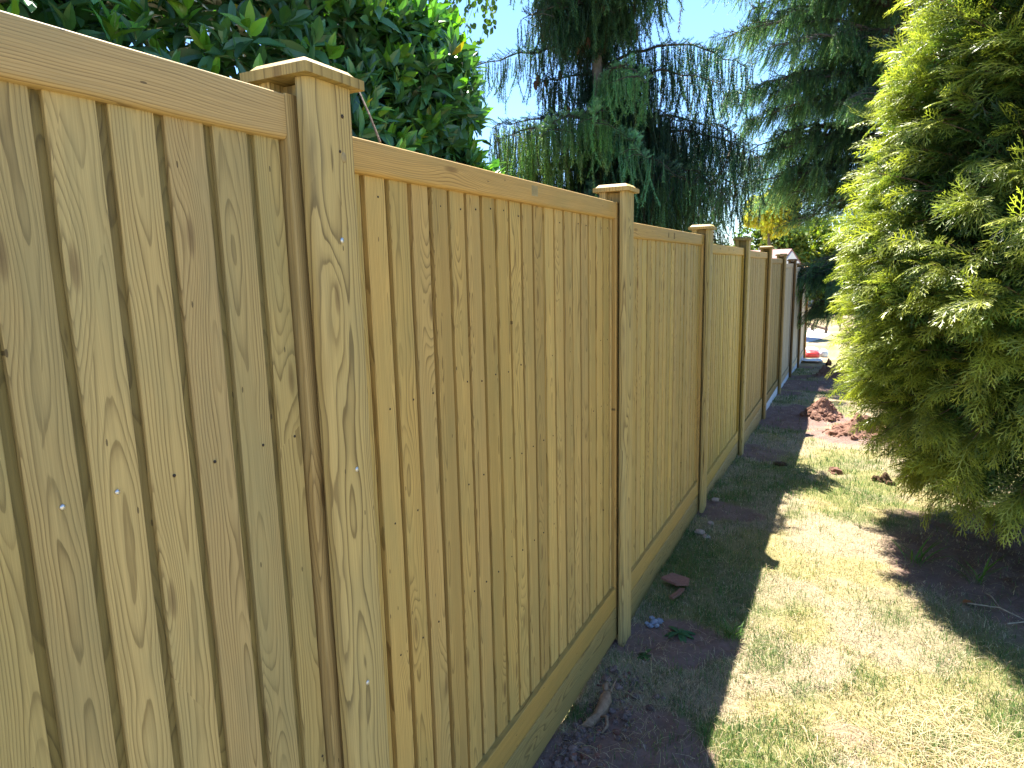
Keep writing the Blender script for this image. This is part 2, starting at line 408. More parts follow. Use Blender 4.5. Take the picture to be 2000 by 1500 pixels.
def rrect(a0, a1, b0, b1, r=(.002,) * 4, seg=4):
    """rounded rectangle CCW; r for corners (a0b0, a1b0, a1b1, a0b1)"""
    out = []
    for (ca, cb, st, rr) in ((a0, b0, PI, r[0]), (a1, b0, 1.5 * PI, r[1]), (a1, b1, 0, r[2]), (a0, b1, .5 * PI, r[3])):
        sa = 1 if ca == a0 else -1; sb = 1 if cb == b0 else -1
        for k in range(seg + 1):
            th = st + k * PI / 2 / seg
            out.append((ca + sa * rr + rr * math.cos(th), cb + sb * rr + rr * math.sin(th)))
    return out
XV, YV, ZV = (1, 0, 0), (0, 1, 0), (0, 0, 1)
S = 1.93; Y1 = 1.121; PW = .125
POST_TOP = [.385, .357, .329, .250, .231, .188, .120, .051, -.02, -.09]     # underside of the cap of post k
PANEL_TOP = [.328, .283, .211, .160, .142, .078, .008, -.07, -.14]          # bay k lies between post k and post k+1
def post_y(k): return Y1 + S * (k - 1)       # far arris of post k
fence = empty("garden_fence", (0, 8, -1.85))
tag(fence, "tall new treated timber garden fence of stepped boarded bays running away along the lawn", "fence")

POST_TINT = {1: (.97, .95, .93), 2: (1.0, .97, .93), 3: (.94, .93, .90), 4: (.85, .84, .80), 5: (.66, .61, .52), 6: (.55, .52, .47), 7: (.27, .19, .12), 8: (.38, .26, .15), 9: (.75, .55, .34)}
def make_post(k):
    y1 = post_y(k); y0 = y1 - PW; ym = (y0 + y1) / 2
    top = POST_TOP[k]; bot = float(gz_smooth(0, y1)) - .25
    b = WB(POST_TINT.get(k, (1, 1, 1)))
    rr = .017
    # H section: a = y, b = x ; front flange x -.036..0, slot x -.092..-.036, back flange to -.125
    s = .034
    front = rrect(y0, y1, -.028, 0, (.001, .001, rr * .55, rr), 5)
    b.bar(front, (0, 0, bot), YV, XV, ZV, top - bot, pith=(ym + (-.012 if k == 1 else RNG.uniform(-.03, .03)), -.062 if k == 1 else -.05 - RNG.uniform(0, .03)))
    b.bar(rrect(y0 + s, y1 - s, -.0925, -.0275, (.001,) * 4, 1), (0, 0, bot), YV, XV, ZV, top - bot - .002, tint=(.8, .78, .75))
    b.bar(rrect(y0, y1, -.128, -.092, (rr, rr, .001, .001), 4), (0, 0, bot), YV, XV, ZV, top - bot)
    p = b.build("fence_post", WOOD_POST, fence)
    if k < 6: p["label"] = "timber fence post with rounded front edges"
    else: p["label"] = "dark brown weathered fence post"
    # cap: a square slab with a chamfered tier on it
    c = WB(POST_TINT.get(k, (1, 1, 1))); cx, h1, h2 = -.064, .018, .013
    w1, w2, w3 = .082, .074, .061
    tilt = RNG.normal(0, .006)
    tn = (.78, .80, .74) if k == 1 else ((.95, .93, .85))
    c.bar(rrect(ym - w1, ym + w1, cx - w1, cx + w1, (.003,) * 4, 2), (0, 0, top + .0005), YV, XV, (0, tilt, 1), h1, tint=tn, pith=(ym - .05, cx + .12))
    c.bar(rrect(ym - w2, ym + w2, cx - w2, cx + w2, (.004,) * 4, 2), (0, tilt * h1, top + h1 + .001), YV, XV, (0, tilt, 1), h2, tint=tn, pith=(ym - .05, cx + .12),
          taper=rrect(ym - w3, ym + w3, cx - w3, cx + w3, (.004,) * 4, 2))
    # grain of the cap lies flat: swap wood axes so the rings run along the cap
    c.wc = [(z * .6 + .03, y0_ * .02 + x * 1.0, .05 + x * .15) for (x, y0_, z) in c.wc]
    c.build("post_cap", WOOD, p)
    return p
def screw(y, z, x, parent, mat, r=.0055, nm="screw"):
    V, F, C = blob((x, y, z), (.0022, r, r), int(abs(z) * 1000), .12, (10, 6))
    mesh_np(nm, V, F, mat, parent, smooth=True)
posts = {}
for k in range(1, 10): posts[k] = make_post(k)
for (y, z) in ((1.065, .066), (1.066, -.401), (1.057, -.882)): screw(y, z, .0005, posts[1], STEEL)
screw(1.088, .302, .0003, posts[1], NAIL, .004)
screw(1.075, .235, .0003, posts[1], NAIL, .003)
V, F, C = blob((0, 1.085, .225), (.002, .008, .010), 5, .1, (12, 6))
mesh_np("dowel_plug", V, F, simple("dowel_wood", (.33, .25, .12), .7), posts[1], smooth=True)

PANEL_TINT = [(.84, .865, .95), (1.0, .93, .78), (1.03, .99, .86), (1.04, 1.03, .74), (.68, .67, .52), (.44, .44, .33), (.74, .68, .59), (1, .97, .93), (1, .97, .95)]  # the two olive bays are tinted darker to paint in the cedar's shade
GROOVE_SHADE = (.46, .47, .37)     # groove floors coloured darker than the board faces: recess shade put into the tint
def make_panel(k):
    ya = -.62 if k == 0 else post_y(k) - .031
    yb = post_y(k + 1) - PW + .031
    top = PANEL_TOP[k]; bot = top - 1.872 if k else top - 1.90
    if k == 1: bot = -1.615
    if k == 2: bot = -1.655
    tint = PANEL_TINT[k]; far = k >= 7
    mat = PALE if k >= 6 else WOOD
    ws = .046; hr = .072 if k else .080; hb = .108
    fx, bx = -.042, -.086
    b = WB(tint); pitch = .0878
    y = ya + ws - .012; end = yb - ws + .012
    if k == 0: y = .5514 + .0128 - 13 * .0885; pitch = .0885
    if k == 1: y = 1.205 + .0128 - pitch
    first = True; ci = 0
    while y < end - .004:
        wd = min(pitch, end - y); g = .0175
        jx = RNG.normal(0, .0008); face = -.0575 + jx
        td = .009 if k == 0 else .0125
        zt, zb = top - hr + .006, bot + hb - .006
        if wd > .03:
            b.bar([(wd - g - .004, -.077), (wd - .0004, -.077), (wd - .0004, face - td), (wd - g - .004, face - td)], (0, y, zb), YV, XV, ZV, zt - zb, pith=(wd - g + RNG.uniform(-.004, .02), face - .055), tint=GROOVE_SHADE if k == 0 else (.44, .39, .26))  # groove floor strip, its shade painted in by the dark tint
            prof = [(0, -.078), (wd - g, -.078), (wd - g, face - .0018), (wd - g - .0016, face), (.0016, face), (0, face - .0018)]
        else:
            prof = [(0, -.078), (wd, -.078), (wd, face - .009), (0, face - .009)]
        off = RNG.uniform(-.035, .035); dep = RNG.choice([RNG.uniform(.008, .03), RNG.uniform(.03, .075)])
        v = 1 + RNG.normal(0, .075)
        b.bar(prof, (0, y, zb), YV, XV, ZV, zt - zb, pith=(wd / 2 + off, face - dep), tint=(v, v * (1.005 + RNG.normal(0, .008)), v * (1 + RNG.normal(0, .03))))
        y += pitch * (1 if k < 2 else RNG.choice([1, 1, 1.0, .96]))
    p = b.build("fence_panel", mat, fence, sharp=25)
    p["label"] = ("boarded fence panel with wide grain seen close up" if k == 0 else "warm yellow boarded fence panel with many narrow boards" if k == 1 else
                  "pale pinkish fence panel" if far else "olive brown shaded fence panel" if k in (4, 5) else "boarded fence panel of treated pine")
    r = WB(tuple(np.array(tint) * ((1.10, 1.04, 1.02) if k == 0 else (1.06, .99, .98))))
    # rails: a = z, b = x, length y
    r.bar(rrect(top - hr, top, bx, fx, (.003, .002, .004, .011), 4), (0, ya + ws, 0), ZV, XV, YV, yb - ya - 2 * ws, pith=(top + RNG.uniform(.05, .10), fx - RNG.uniform(.0, .05)))
    tr = r.build("top_rail", mat, p)
    r = WB(tuple(np.array(tint) * (.95, .88, .74)))
    r.bar(rrect(bot, bot + hb, bx, fx + .004, (.003, .002, .003, .012), 4), (0, ya + ws, 0), ZV, XV, YV, yb - ya - 2 * ws, pith=(bot - RNG.uniform(.03, .08), fx - .05))
    r.build("bottom_rail", mat, p)
    for (s0, s1) in ((ya, ya + ws - .0012), (yb - ws + .0012, yb)):
        st = WB(tuple(np.array(tint) * (.96, .88, .82)))
        st.bar(rrect(s0, s1, bx + .001, fx + .0015, (.003, .003, .006, .004), 3), (0, 0, bot), YV, XV, ZV, top - bot + .001, pith=((s0 + s1) / 2 + .02, fx - .03))
        st.build("stile", mat, p)
    # fixing nails in the boards (surface detail: small heads proud of the boards)
    if k in (0, 1):
        first = .5514 if k == 0 else 1.205
        rows = [(-.31, .052), (.17, .05), (-.94, .04), (-.60, .045)] if k == 1 else [(-.31, .042), (-1.02, .045)]
        for zi, (z, o) in enumerate(rows):
            for i in range(-4 if k == 0 else -1, 6 if k == 0 else 20):
                yy = first + .0128 + i * pitch + o + RNG.normal(0, .006)
                if yy > yb - ws or yy < .3: continue
                bright = (k == 0 and z == -.31 and i in (-1, 0))
                if k == 1 and RNG.random() < .35: continue
                screw(yy, z + RNG.normal(0, .004), -.0572, p, STEEL if bright else NAIL, .0042 if bright else .0028, "nail_head")
    # gravel board under the panel
    gb = float(gz_smooth(0, yb)) - .02; pale = k >= 5
    if k == 1: gb = -1.778
    if k == 2: gb = -1.815
    if not pale:
        g = WB((.66, .64, .57))
        g.bar(rrect(gb, bot - .003, -.085, -.040, (.003, .003, .008, .008), 3), (0, ya, 0), ZV, XV, YV, yb - ya, pith=(bot - .06, -.10))
        o = g.build("gravel_board", WOOD, fence); o["label"] = "damp greenish timber gravel board with pale scuffs"
    else:
        g = WB((1, 1, 1)); g.bar(rrect(gb - .12, bot - .003, -.085, -.040, (.003,) * 4, 2), (0, ya, 0), ZV, XV, YV, yb - ya)
        o = g.build("gravel_board", CONC, fence); o["label"] = "pale grey concrete gravel board"
    return p, tr
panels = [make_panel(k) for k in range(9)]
# stamped marks on the top rails
MARK = simple("burnt_mark", (.19, .13, .06), .8, 200, .3)
def bars_mesh(name, boxes, mat, parent):
    b = WB()
    for (y0, y1, z0, z1, x0, x1) in boxes: b.bar(rrect(y0, y1, x0, x1, (.0004,) * 4, 1), (0, 0, z0), YV, XV, ZV, z1 - z0)
    return b.build(name, mat, parent)
bx = [(2.046, 2.094, .237, .270, -.0425, -.0412)]
bars_mesh("stamped_plug", bx, simple("plug_wood", (.36, .28, .13), .7, 60, .25), panels[1][0])
bars_mesh("stamp_mark", [(2.052 + .010 * i, 2.055 + .010 * i, .242, .266, -.0413, -.0409) for i in range(4)], simple("stamp_ink", (.24, .18, .08), .8), panels[1][0])
cv = bpy.data.curves.new("letter_mark", 'FONT'); cv.body = "B"; cv.size = .052; cv.extrude = .0006
lt_ = bpy.data.objects.new("letter_tmp", cv); lme = bpy.data.meshes.new_from_object(lt_); bpy.data.objects.remove(lt_); lme.name = "letter_mark"
lme.materials.clear(); lm = link("letter_mark", lme, MARK)
lm.matrix_world = Matrix(((0, 0, 1, -.0414), (1, 0, 0, 3.985), (0, 1, 0, .158), (0, 0, 0, 1))); lm.parent = panels[2][0]
for k, yy, z in ((2, 3.865, .176), (3, 5.92, .132), (4, 7.9, .112), (5, 9.9, .045)):
    V, F, C = blob((-.0414, yy, z), (.0012, .008 if k < 4 else .012, .016), k, .25, (10, 6)); mesh_np("rail_knot", V, F, MARK, panels[k][0], smooth=True)

# ------------------------------------------------------------------ foliage templates
def tmpl_leaf(wid=.36, curve=.25, fold=.06, tip=.15):
    ys = np.array([0, .22, .5, .78, 1.0]); ws = np.array([.06, .78, 1.0, .62, tip * .2]) * wid / 2
    V, F = [], []
    for y, wv in zip(ys, ws):
        zc = -curve * y * y
        V += [(-wv, y, zc + fold * wv / (wid / 2)), (0, y, zc), (wv, y, zc + fold * wv / (wid / 2))]
    for i in range(4):
        a = i * 3
        F += [(a, a + 1, a + 4, a + 3), (a + 1, a + 2, a + 5, a + 4)]
    g = np.ones(len(V))
    return np.array(V, float), [np.array(F)], g
def strip(p0, p1, w0, w1, nrm_):
    """flat tapered sliver between two points in the plane with normal nrm_"""
    d = np.subtract(p1, p0); sd = np.cross(d, nrm_); sd = sd / (np.linalg.norm(sd) + 1e-9)
    return [p0 - sd * w0 / 2, p0 + sd * w0 / 2, p1 + sd * w1 / 2, p1 - sd * w1 / 2]
def tmpl_spray(rng, droop=.35, n1=9, wid=.030):
    """flat fern-like conifer spray, unit length along +Y, in the XY plane"""
    V, F, G = [], [], []
    N = np.array([0, 0, 1.0])
    def add(p0, p1, w0, w1, g0, g1):
        b = len(V); q = strip(np.array(p0, float), np.array(p1, float), w0, w1, N)
        V.extend(q); F.append((b, b + 1, b + 2, b + 3)); G.extend([g0, g0, g1, g1])
    ys = np.linspace(0, 1, 5)
    for a, b in zip(ys[:-1], ys[1:]): add((0, a, 0), (0, b, 0), wid * (1.05 - .5 * a), wid * (1.05 - .5 * b) * .9, .45 + .55 * a, .45 + .55 * b)
    for i in range(n1):
        y = .10 + .80 * i / (n1 - 1); s = 1 if i % 2 else -1
        L = (.50 * (1 - y) ** .8 * min(1, .45 + 2.2 * y) + .10) * rng.uniform(.85, 1.15)
        an = math.radians(rng.uniform(34, 46)); d = np.array([s * math.sin(an), math.cos(an), 0])
        p = np.array([0, y, 0]); m = p + d * L * .55; e = p + d * L + np.array([0, L * .18, 0])
        gy = .5 + .5 * y
        add(p, m, wid * .9, wid * .85, gy * .85, gy); add(m, e, wid * .85, wid * .25, gy, gy * 1.35)
        for j in range(3):
            f = (.28, .5, .72)[j]; q = p + d * L * f; s2 = s if j % 2 == 0 else -s
            a2 = an * s + s2 * math.radians(rng.uniform(30, 42)); l2 = L * (.42 - .11 * j) * rng.uniform(.8, 1.2)
            e2 = q + np.array([math.sin(a2), math.cos(a2), 0]) * l2
            add(q, e2, wid * .8, wid * .25, gy * .9, gy * 1.35)
    V = np.array(V); V[:, 2] += -droop * V[:, 1] ** 2 - .25 * V[:, 0] ** 2 * 2 + .03 * np.sin(V[:, 0] * 20)
    return V, [np.array(F)], np.array(G)
def tmpl_brush(rng, L, n, k, l0, l1, wid, spread, stem=.004):
    """hanging needle-covered branchlet along -Z, real size"""
    V, T, G = [], [], []
    ph = rng.uniform(0, 6)
    bend = rng.normal(0, .05, 2)
    def ctr(t): return np.array([bend[0] * t * t * L * 3, bend[1] * t * t * L * 3, -L * t])
    for i in range(n):
        t = (i + rng.uniform(0, 1)) / n; c = ctr(t)
        for j in range(k):
            ph += 2.4 + rng.normal(0, .3); ll = (l0 + (l1 - l0) * t) * rng.uniform(.75, 1.15)
            o = np.array([math.cos(ph), math.sin(ph), 0]); sp_ = math.radians(spread + rng.normal(0, 12))
            d = o * math.sin(sp_) + np.array([0, 0, -math.cos(sp_)])
            sd = np.cross(d, np.array([0, 0, 1.0])); sd = sd / np.linalg.norm(sd) * wid / 2
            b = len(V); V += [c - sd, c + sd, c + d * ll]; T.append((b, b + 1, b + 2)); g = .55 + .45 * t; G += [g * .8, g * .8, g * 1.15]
    Q = []
    for a in range(3):
        p0, p1 = ctr(a / 3), ctr((a + 1) / 3)
        for ax in ((1, 0, 0), (0, 1, 0)):
            b = len(V); V += [p0 - np.array(ax) * stem / 2, p0 + np.array(ax) * stem / 2, p1 + np.array(ax) * stem / 2, p1 - np.array(ax) * stem / 2]
            Q.append((b, b + 1, b + 2, b + 3)); G += [.45] * 4
    return np.array(V), [np.array(T), np.array(Q)], np.array(G)
def rotz(a):
    c, s = np.cos(a), np.sin(a); z = np.zeros_like(a); o = np.ones_like(a)
    return np.stack([np.stack([c, -s, z], -1), np.stack([s, c, z], -1), np.stack([z, z, o], -1)], 1)
def hang(tmpls, P, col, rng, out=None, scale=(.85, 1.2), tilt=.12):
    """hang brush templates at points P; out: outward tilt direction"""
    parts = []; ch = rng.integers(0, len(tmpls), len(P))
    for c, tm in enumerate(tmpls):
        m = ch == c
        if not m.any(): continue
        n = m.sum(); M = rotz(rng.uniform(0, 2 * PI, n)) * rng.uniform(*scale, n)[:, None, None]
        tl = rng.normal(0, tilt, (n, 2))
        if out is not None: tl += out[m][:, :2]
        # shear: lean with depth, keeps strings hanging from their point
        Sx = np.tile(np.eye(3), (n, 1, 1)); Sx[:, 0, 2] = -tl[:, 0]; Sx[:, 1, 2] = -tl[:, 1]
        M = np.einsum('nij,njk->nik', Sx, M)
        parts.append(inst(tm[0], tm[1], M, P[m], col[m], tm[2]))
    return parts
def jcol(base, n, rng, v=.15, h=.06):
    c = np.tile(np.asarray(base, float), (n, 1)); return np.clip(c * (1 + rng.normal(0, v, (n, 1))) * (1 + rng.normal(0, h, (n, 3))), .004, .9)

# ------------------------------------------------------------------ broadleaf evergreen behind the fence
def laurel():
    rng = np.random.default_rng(11)
    base = (-2.3, 2.6, float(gz_smooth(-2.3, 2.6)))
    root = empty("laurel_bush", base)
    tag(root, "big dark green broadleaf evergreen bush with glossy leaves rising behind the near fence panels", "bush")
    bodies = [((-2.30, 2.55, .25), (1.45, 1.5, 2.1)), ((-2.5, 1.1, .2), (1.3, 1.3, 2.0)), ((-1.05, 3.20, .30), (.30, .34, .34)), ((-1.2, 3.05, .85), (.36, .4, .5)), ((-1.35, 3.0, -.3), (.5, .5, .9))]
    tips, outs = [], []
    for bi, (c, r) in enumerate(bodies):
        n = (4300, 3300, 150, 220, 320)[bi]
        d = nrm(rng.normal(size=(n * 2, 3))); d = d[(d[:, 0] * .7 - d[:, 1] * .4 > -.55) & (d[:, 2] > -.75)][:n]
        k = 1 + .26 * (fbm(d[:, 0] * 3 + 5, d[:, 1] * 3 + 5, d[:, 2] * 3 + bi * 7, 3, 3) - .5) * 2 - np.abs(rng.normal(0, .07, len(d)))
        tips.append(np.array(c) + d * np.array(r) * k[:, None]); outs.append(d)
    tips = np.concatenate(tips); outs = np.concatenate(outs)
    inside = np.zeros(len(tips), bool)
    for c, r in bodies[:2]: inside |= (((tips - np.array(c)) / np.array(r)) ** 2).sum(1) < .62
    keep = ~inside & (tips[:, 0] < -.17) & (tips[:, 2] > -1.7); tips, outs = tips[keep], outs[keep]
    parts = []
    nl = 8
    axis = nrm(outs * .75 + np.array([0, 0, .75]) + rng.normal(0, .25, outs.shape))
    fresh = rng.random(len(tips)) < .30
    A = frame(axis)                     # columns x, y=axis, z
    for l in range(nl):
        phi = l * 2.4 + rng.uniform(0, .6, len(tips)); el = np.radians(18 + 8.5 * l + rng.normal(0, 9, len(tips)))
        if l < 3: el = el - .5
        d = (np.cos(el) * np.cos(phi))[:, None] * A[:, :, 0] + (np.cos(el) * np.sin(phi))[:, None] * A[:, :, 2] + np.sin(el)[:, None] * A[:, :, 1]
        P = tips - axis * (.062 - .008 * l)[..., None] if False else tips - axis * (.07 - .009 * l)
        L = rng.uniform(.10, .155, len(tips)) * (1 - .05 * l)
        M = frame(d, up=axis + .3 * rng.normal(size=axis.shape), roll=rng.normal(0, .3, len(tips))) * L[:, None, None]
        young = fresh & (l >= 3)
        col = jcol((.065, .170, .070), len(tips), rng, .25); col[young] = jcol((.14, .34, .05), young.sum(), rng, .2)
        yel = rng.random(len(tips)) < .010; col[yel] = jcol((.40, .36, .03), yel.sum(), rng)
        tv = tmpl_leaf(.36 + .03 * (l % 3), .12 + .10 * (l % 3), .07)
        parts.append(inst(tv[0], tv[1], M, P, col))
    # older leaves further in, hanging
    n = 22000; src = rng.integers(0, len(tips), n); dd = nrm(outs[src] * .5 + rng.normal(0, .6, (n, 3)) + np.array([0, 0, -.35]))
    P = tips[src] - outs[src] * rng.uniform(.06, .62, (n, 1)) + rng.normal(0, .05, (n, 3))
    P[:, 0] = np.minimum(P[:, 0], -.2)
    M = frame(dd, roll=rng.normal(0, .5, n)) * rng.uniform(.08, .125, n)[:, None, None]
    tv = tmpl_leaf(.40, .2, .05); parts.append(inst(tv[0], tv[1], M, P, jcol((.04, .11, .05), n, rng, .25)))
    V, F, C = merge(parts)
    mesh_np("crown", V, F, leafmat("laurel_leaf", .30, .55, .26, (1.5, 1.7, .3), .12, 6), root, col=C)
    for j in range(7):
        a = rng.uniform(0, 6.28); e = np.array([-2.4 + .6 * math.cos(a), 2.3 + .7 * math.sin(a), rng.uniform(.3, 1.1)])
        p0 = np.array([-2.3 + .12 * math.cos(a), 2.5 + .12 * math.sin(a), base[2] - .05]); tt = np.linspace(0, 1, 9)[:, None]
        path = p0 + (e - p0) * tt + np.array([0, 0, .35]) * np.sin(tt * PI) + rng.normal(0, .015, (9, 3))
        V, F, C = tube(path, np.linspace(.045, .010, 9), 7, (.11, .085, .06)); mesh_np("stem", V, F, BARK, root, col=C, smooth=True)
laurel()
V, F, C = tube([(-0.150, 1.335, 0.418), (-0.100, 1.303, 0.356), (-0.060, 1.284, .29)], [.0022, .0026, .003], 6, (.16, .12, .09))
o = mesh_np("bare_twig", V, F, BARK, col=C, origin=(-0.060, 1.284, .288)); tag(o, "thin bare twig leaning on the top rail just past the nearest post", "twig")

# ------------------------------------------------------------------ birch twigs above the bush
def birch():
    rng = np.random.default_rng(5); bx_, by_ = -3.5, 5.2; zb = float(gz_smooth(bx_, by_))
    root = empty("birch_tree", (bx_, by_, zb)); tag(root, "thin birch with pale pointed leaves drooping against the sky above the evergreen bush", "tree")
    tt = np.linspace(0, 1, 14)
    path = np.stack([bx_ + .25 * tt, by_ - .15 * tt, zb - .1 + 7.6 * tt], -1)
    V, F, C = tube(path, np.linspace(.085, .02, 14), 10, (.55, .53, .49), .1); mesh_np("trunk", V, F, BARK, root, col=C, smooth=True)
    leaf = tmpl_leaf(.78, .1, .08, .1); parts, tw = [], []
    ends = [(-1.36, 4.30, 1.98), (-1.46, 4.24, 1.9), (-1.58, 4.18, 1.85), (-1.70, 4.12, 1.9), (-1.52, 4.30, 2.05), (-1.64, 4.2, 2.1), (-1.8, 4.1, 2.0), (-1.6, 4.5, 2.6), (-1.95, 4.3, 2.5), (-2.3, 3.9, 3.1), (-1.7, 4.9, 3.3), (-2.6, 4.4, 4.0), (-3.0, 4.2, 3.8), (-2.2, 5.6, 4.2), (-4.4, 5.9, 4.0), (-4.0, 4.4, 4.6)]
    for e in ends:
        e = np.array(e); p0 = path[8 + int(rng.integers(0, 4))] ; s = np.linspace(0, 1, 12)[:, None]
        q = p0 + (e - p0) * s + np.array([0, 0, .9]) * np.sin(s * PI) * (1 - .3 * s)
        tw.append(tube(q, np.linspace(.018, .003, 12), 5, (.13, .09, .07)))
        for d in range(7):
            c0 = q[11 - d // 2] + rng.normal(0, .05, 3); L = rng.uniform(.25, .55); hx = rng.normal(0, .10, 2)
            u = np.linspace(0, 1, 9)[:, None]; st = c0 + np.concatenate([hx[0] * u + .05 * np.sin(u * 3), hx[1] * u, -L * u], 1)
            tw.append(tube(st, np.linspace(.002, .001, 9), 4, (.12, .08, .06)))
            n = 16; k = rng.integers(1, 9, n); P = st[k] + rng.normal(0, .008, (n, 3)); P = P + rng.normal(0, .018, (n, 3))
            dr = nrm(np.concatenate([rng.normal(0, .45, (n, 2)), -np.ones((n, 1))], 1))
            M = frame(dr, up=nrm(rng.normal(size=(n, 3)))) * rng.uniform(.034, .052, n)[:, None, None]
            parts.append(inst(leaf[0], leaf[1], M, P, jcol((.11, .20, .035), n, rng, .2)))
    V, F, C = merge(tw); mesh_np("branch", V, F, BARK, root, col=C)
    V, F, C = merge(parts); mesh_np("crown", V, F, leafmat("birch_leaf", .45, .35, .42), root, col=C)
birch()

# ------------------------------------------------------------------ weeping spruce behind the fence
E1 = np.array([.894, .448, 0]); E2 = np.array([-.448, .894, 0])
NEEDLE = leafmat("spruce_needle", .5, .35, .32, (1.2, 1.4, .7), .1, 4)
def spruce():
    rng = np.random.default_rng(23); T = np.array([-1.50, 6.82, 0.0]); zb = float(gz_smooth(T[0], T[1]))
    root = empty("weeping_spruce", (T[0], T[1], zb)); tag(root, "dark weeping spruce with curtains of hanging shoots and brown cones just behind the fence", "tree")
    tt = np.linspace(0, 1, 26); path = np.stack([T[0] + .05 * np.sin(tt * 5) + .12 * tt * 0, T[1] + .03 * np.cos(tt * 6), zb - .1 + 6.2 * tt], -1)
    V, F, C = tube(path, np.interp(tt, [0, .5, 1], [.115, .062, .012]), 14, (.20, .165, .14), .12); mesh_np("trunk", V, F, BARK, root, col=C, smooth=True)
    tip = [tmpl_brush(rng, L, int(L * 100), 3, .019, .042, .0082, 58) for L in (.16, .24, .32, .42)]
    lng = [tmpl_brush(rng, L, int(L * 84), 3, .019, .041, .0082, 57) for L in (.40, .55, .72, .9)]
    # key limbs: lateral end, depth end, z start, z mid bump, z end, hang scale, strings, side spread
    B = []
    def limb(lat, dep, z0, zm, z1, hs, n, sp, lo=False, cl=(.032, .070, .042), t0=.06): B.append((lat, dep, z0, zm, z1, hs, n, sp, lo, cl, t0))
    BL, LG = (.030, .072, .050), (.15, .235, .075)
    limb(-1.28, .05, 2.24, .02, 2.02, 1.0, 130, .10, False, BL, .10); limb(-.75, -.35, 2.5, .05, 2.35, 1, 90, .2)
    limb(1.52, .1, 1.98, .17, 1.98, 1.3, 190, .14, False, BL, .10); limb(1.15, -.3, 1.75, .12, 1.72, 1.2, 120, .2)
    limb(-.58, .1, 1.95, .0, 1.88, 1.3, 110, .12); limb(.55, .05, 2.0, .03, 1.9, 1.4, 110, .15, True)
    limb(-1.08, .1, 1.52, .03, 1.46, 1.0, 190, .2, True); limb(-1.05, -.45, 1.30, .10, 1.22, 1.0, 200, .22, True, LG)
    limb(1.42, .1, 1.45, .08, 1.36, 1.1, 230, .28, True); limb(1.55, -.2, 1.28, .12, 1.10, 1.1, 240, .30, True); limb(1.5, .3, 1.0, .12, .85, 1.0, 240, .30, True)
    limb(1.15, -.6, .75, .28, .62, .9, 230, .30, True, (.10, .18, .09)); limb(1.35, .4, .6, .1, .4, .9, 170, .3, True); limb(.75, -.3, 1.55, .10, 1.40, 1.1, 170, .25, True)
    limb(-.15, -.95, 1.35, .15, 1.25, 1.0, 120, .13, False, (.12, .21, .085)); limb(.30, -.95, 1.75, .15, 1.60, 1.0, 130, .13, False, (.11, .21, .10))
    limb(.28, -1.05, 1.10, .18, .95, .9, 120, .14, False, (.10, .21, .12)); limb(-.62, -.75, 1.35, .15, 1.2, 1.0, 120, .16, False, (.13, .21, .08)); limb(.62, -.9, 1.0, .12, .8, .9, 120, .2, True)
    limb(-.9, .4, 1.0, .05, .9, .9, 160, .3, True); limb(-.7, -.2, .8, .05, .7, .9, 140, .3, True); limb(.4, .6, 1.3, .1, 1.2, 1, 150, .3, True); limb(.9, .7, 1.4, .1, 1.3, 1, 150, .3, True); limb(.75, .1, .95, .1, .85, 1, 170, .3, True)
    for z in np.arange(2.42, 4.0, .14):
        L0 = np.interp(z, [2.4, 2.75, 3.1, 4.0], [.42, .68, .80, .25])
        for a in range(8):
            th = rng.uniform(0, 6.28); L = L0 * rng.uniform(.65, 1.1)
            limb(L * math.cos(th), L * math.sin(th), z + .15, .06, z + rng.uniform(-.1, .08), 1.1, int(75 * L + 26), .17, False, BL if rng.random() < .5 else (.04, .085, .045))
    for z in np.arange(.9, 2.5, .17):      # short shoots hugging the trunk
        for a in range(3):
            th = rng.uniform(0, 6.28); 
            if math.sin(th) < -.2 and z > 1.55: continue
            limb(.30 * math.cos(th), .30 * math.sin(th), z + .1, .03, z, .8, 24, .09, True, BL)
    for z in np.arange(-1.1, 1.0, .3):
        for a in range(4):
            th = rng.uniform(0, 6.28); L = 1.15 * rng.uniform(.6, 1.1)
            if T[0] + (E1 * L * math.cos(th) + E2 * L * math.sin(th))[0] > -.35: continue
            limb(L * math.cos(th), L * math.sin(th), z, .08, z - .1, .8, 70, .25, True)
    parts, wood, pts_c = [], [], []
    for (lat, dep, z0, zm, z1, hs, n, sp, lo, cl, t0) in B:
        n = int(n * ((1.7 if lat > 1 else 1.2) if lo else .9)); cl = np.array(cl) * 2.3
        e = T + E1 * lat + E2 * dep; s = np.linspace(0, 1, 14)
        p = T[None] + (e - T)[None] * s[:, None]; p[:, 2] = z0 + (z1 - z0) * s + zm * np.sin(s * PI) * 1.2 + (0 if zm < .1 else .0)
        p[:, 2] -= .16 * np.clip(s - .75, 0, 1) ** 2 * 6 * .3
        p[1:-1] += rng.normal(0, .012, (12, 3))
        Ln = math.hypot(lat, dep)
        wood.append(tube(p, np.linspace((.012 * Ln ** .5 + .004), .003, 14), 6, (.085, .068, .055)))
        perp = nrm(np.cross(e - T, [0, 0, 1.0])); u = np.sort(rng.uniform(t0, 1.0, n))
        def at(u): return np.stack([np.interp(u, s, p[:, i]) for i in range(3)], -1)
        off = rng.normal(0, sp, n) * np.minimum(1, .35 + u)
        P = at(u) + perp * off[:, None]; P[:, 2] -= .22 * np.abs(off) + .4 * off ** 2
        P[:, 2] += rng.normal(0, .015, n)
        P[:, 0] = np.where((P[:, 2] < .4) & (P[:, 0] > -.3), -.3, P[:, 0])
        c = jcol(cl, n, rng, .22, .08); brown = rng.random(n) < (.10 if lo else .03); c[brown] = jcol((.10, .075, .04), brown.sum(), rng)
        nf = (P[:, 0] > -.62) | (not lo)            # shorter shoots where the limbs come near the fence
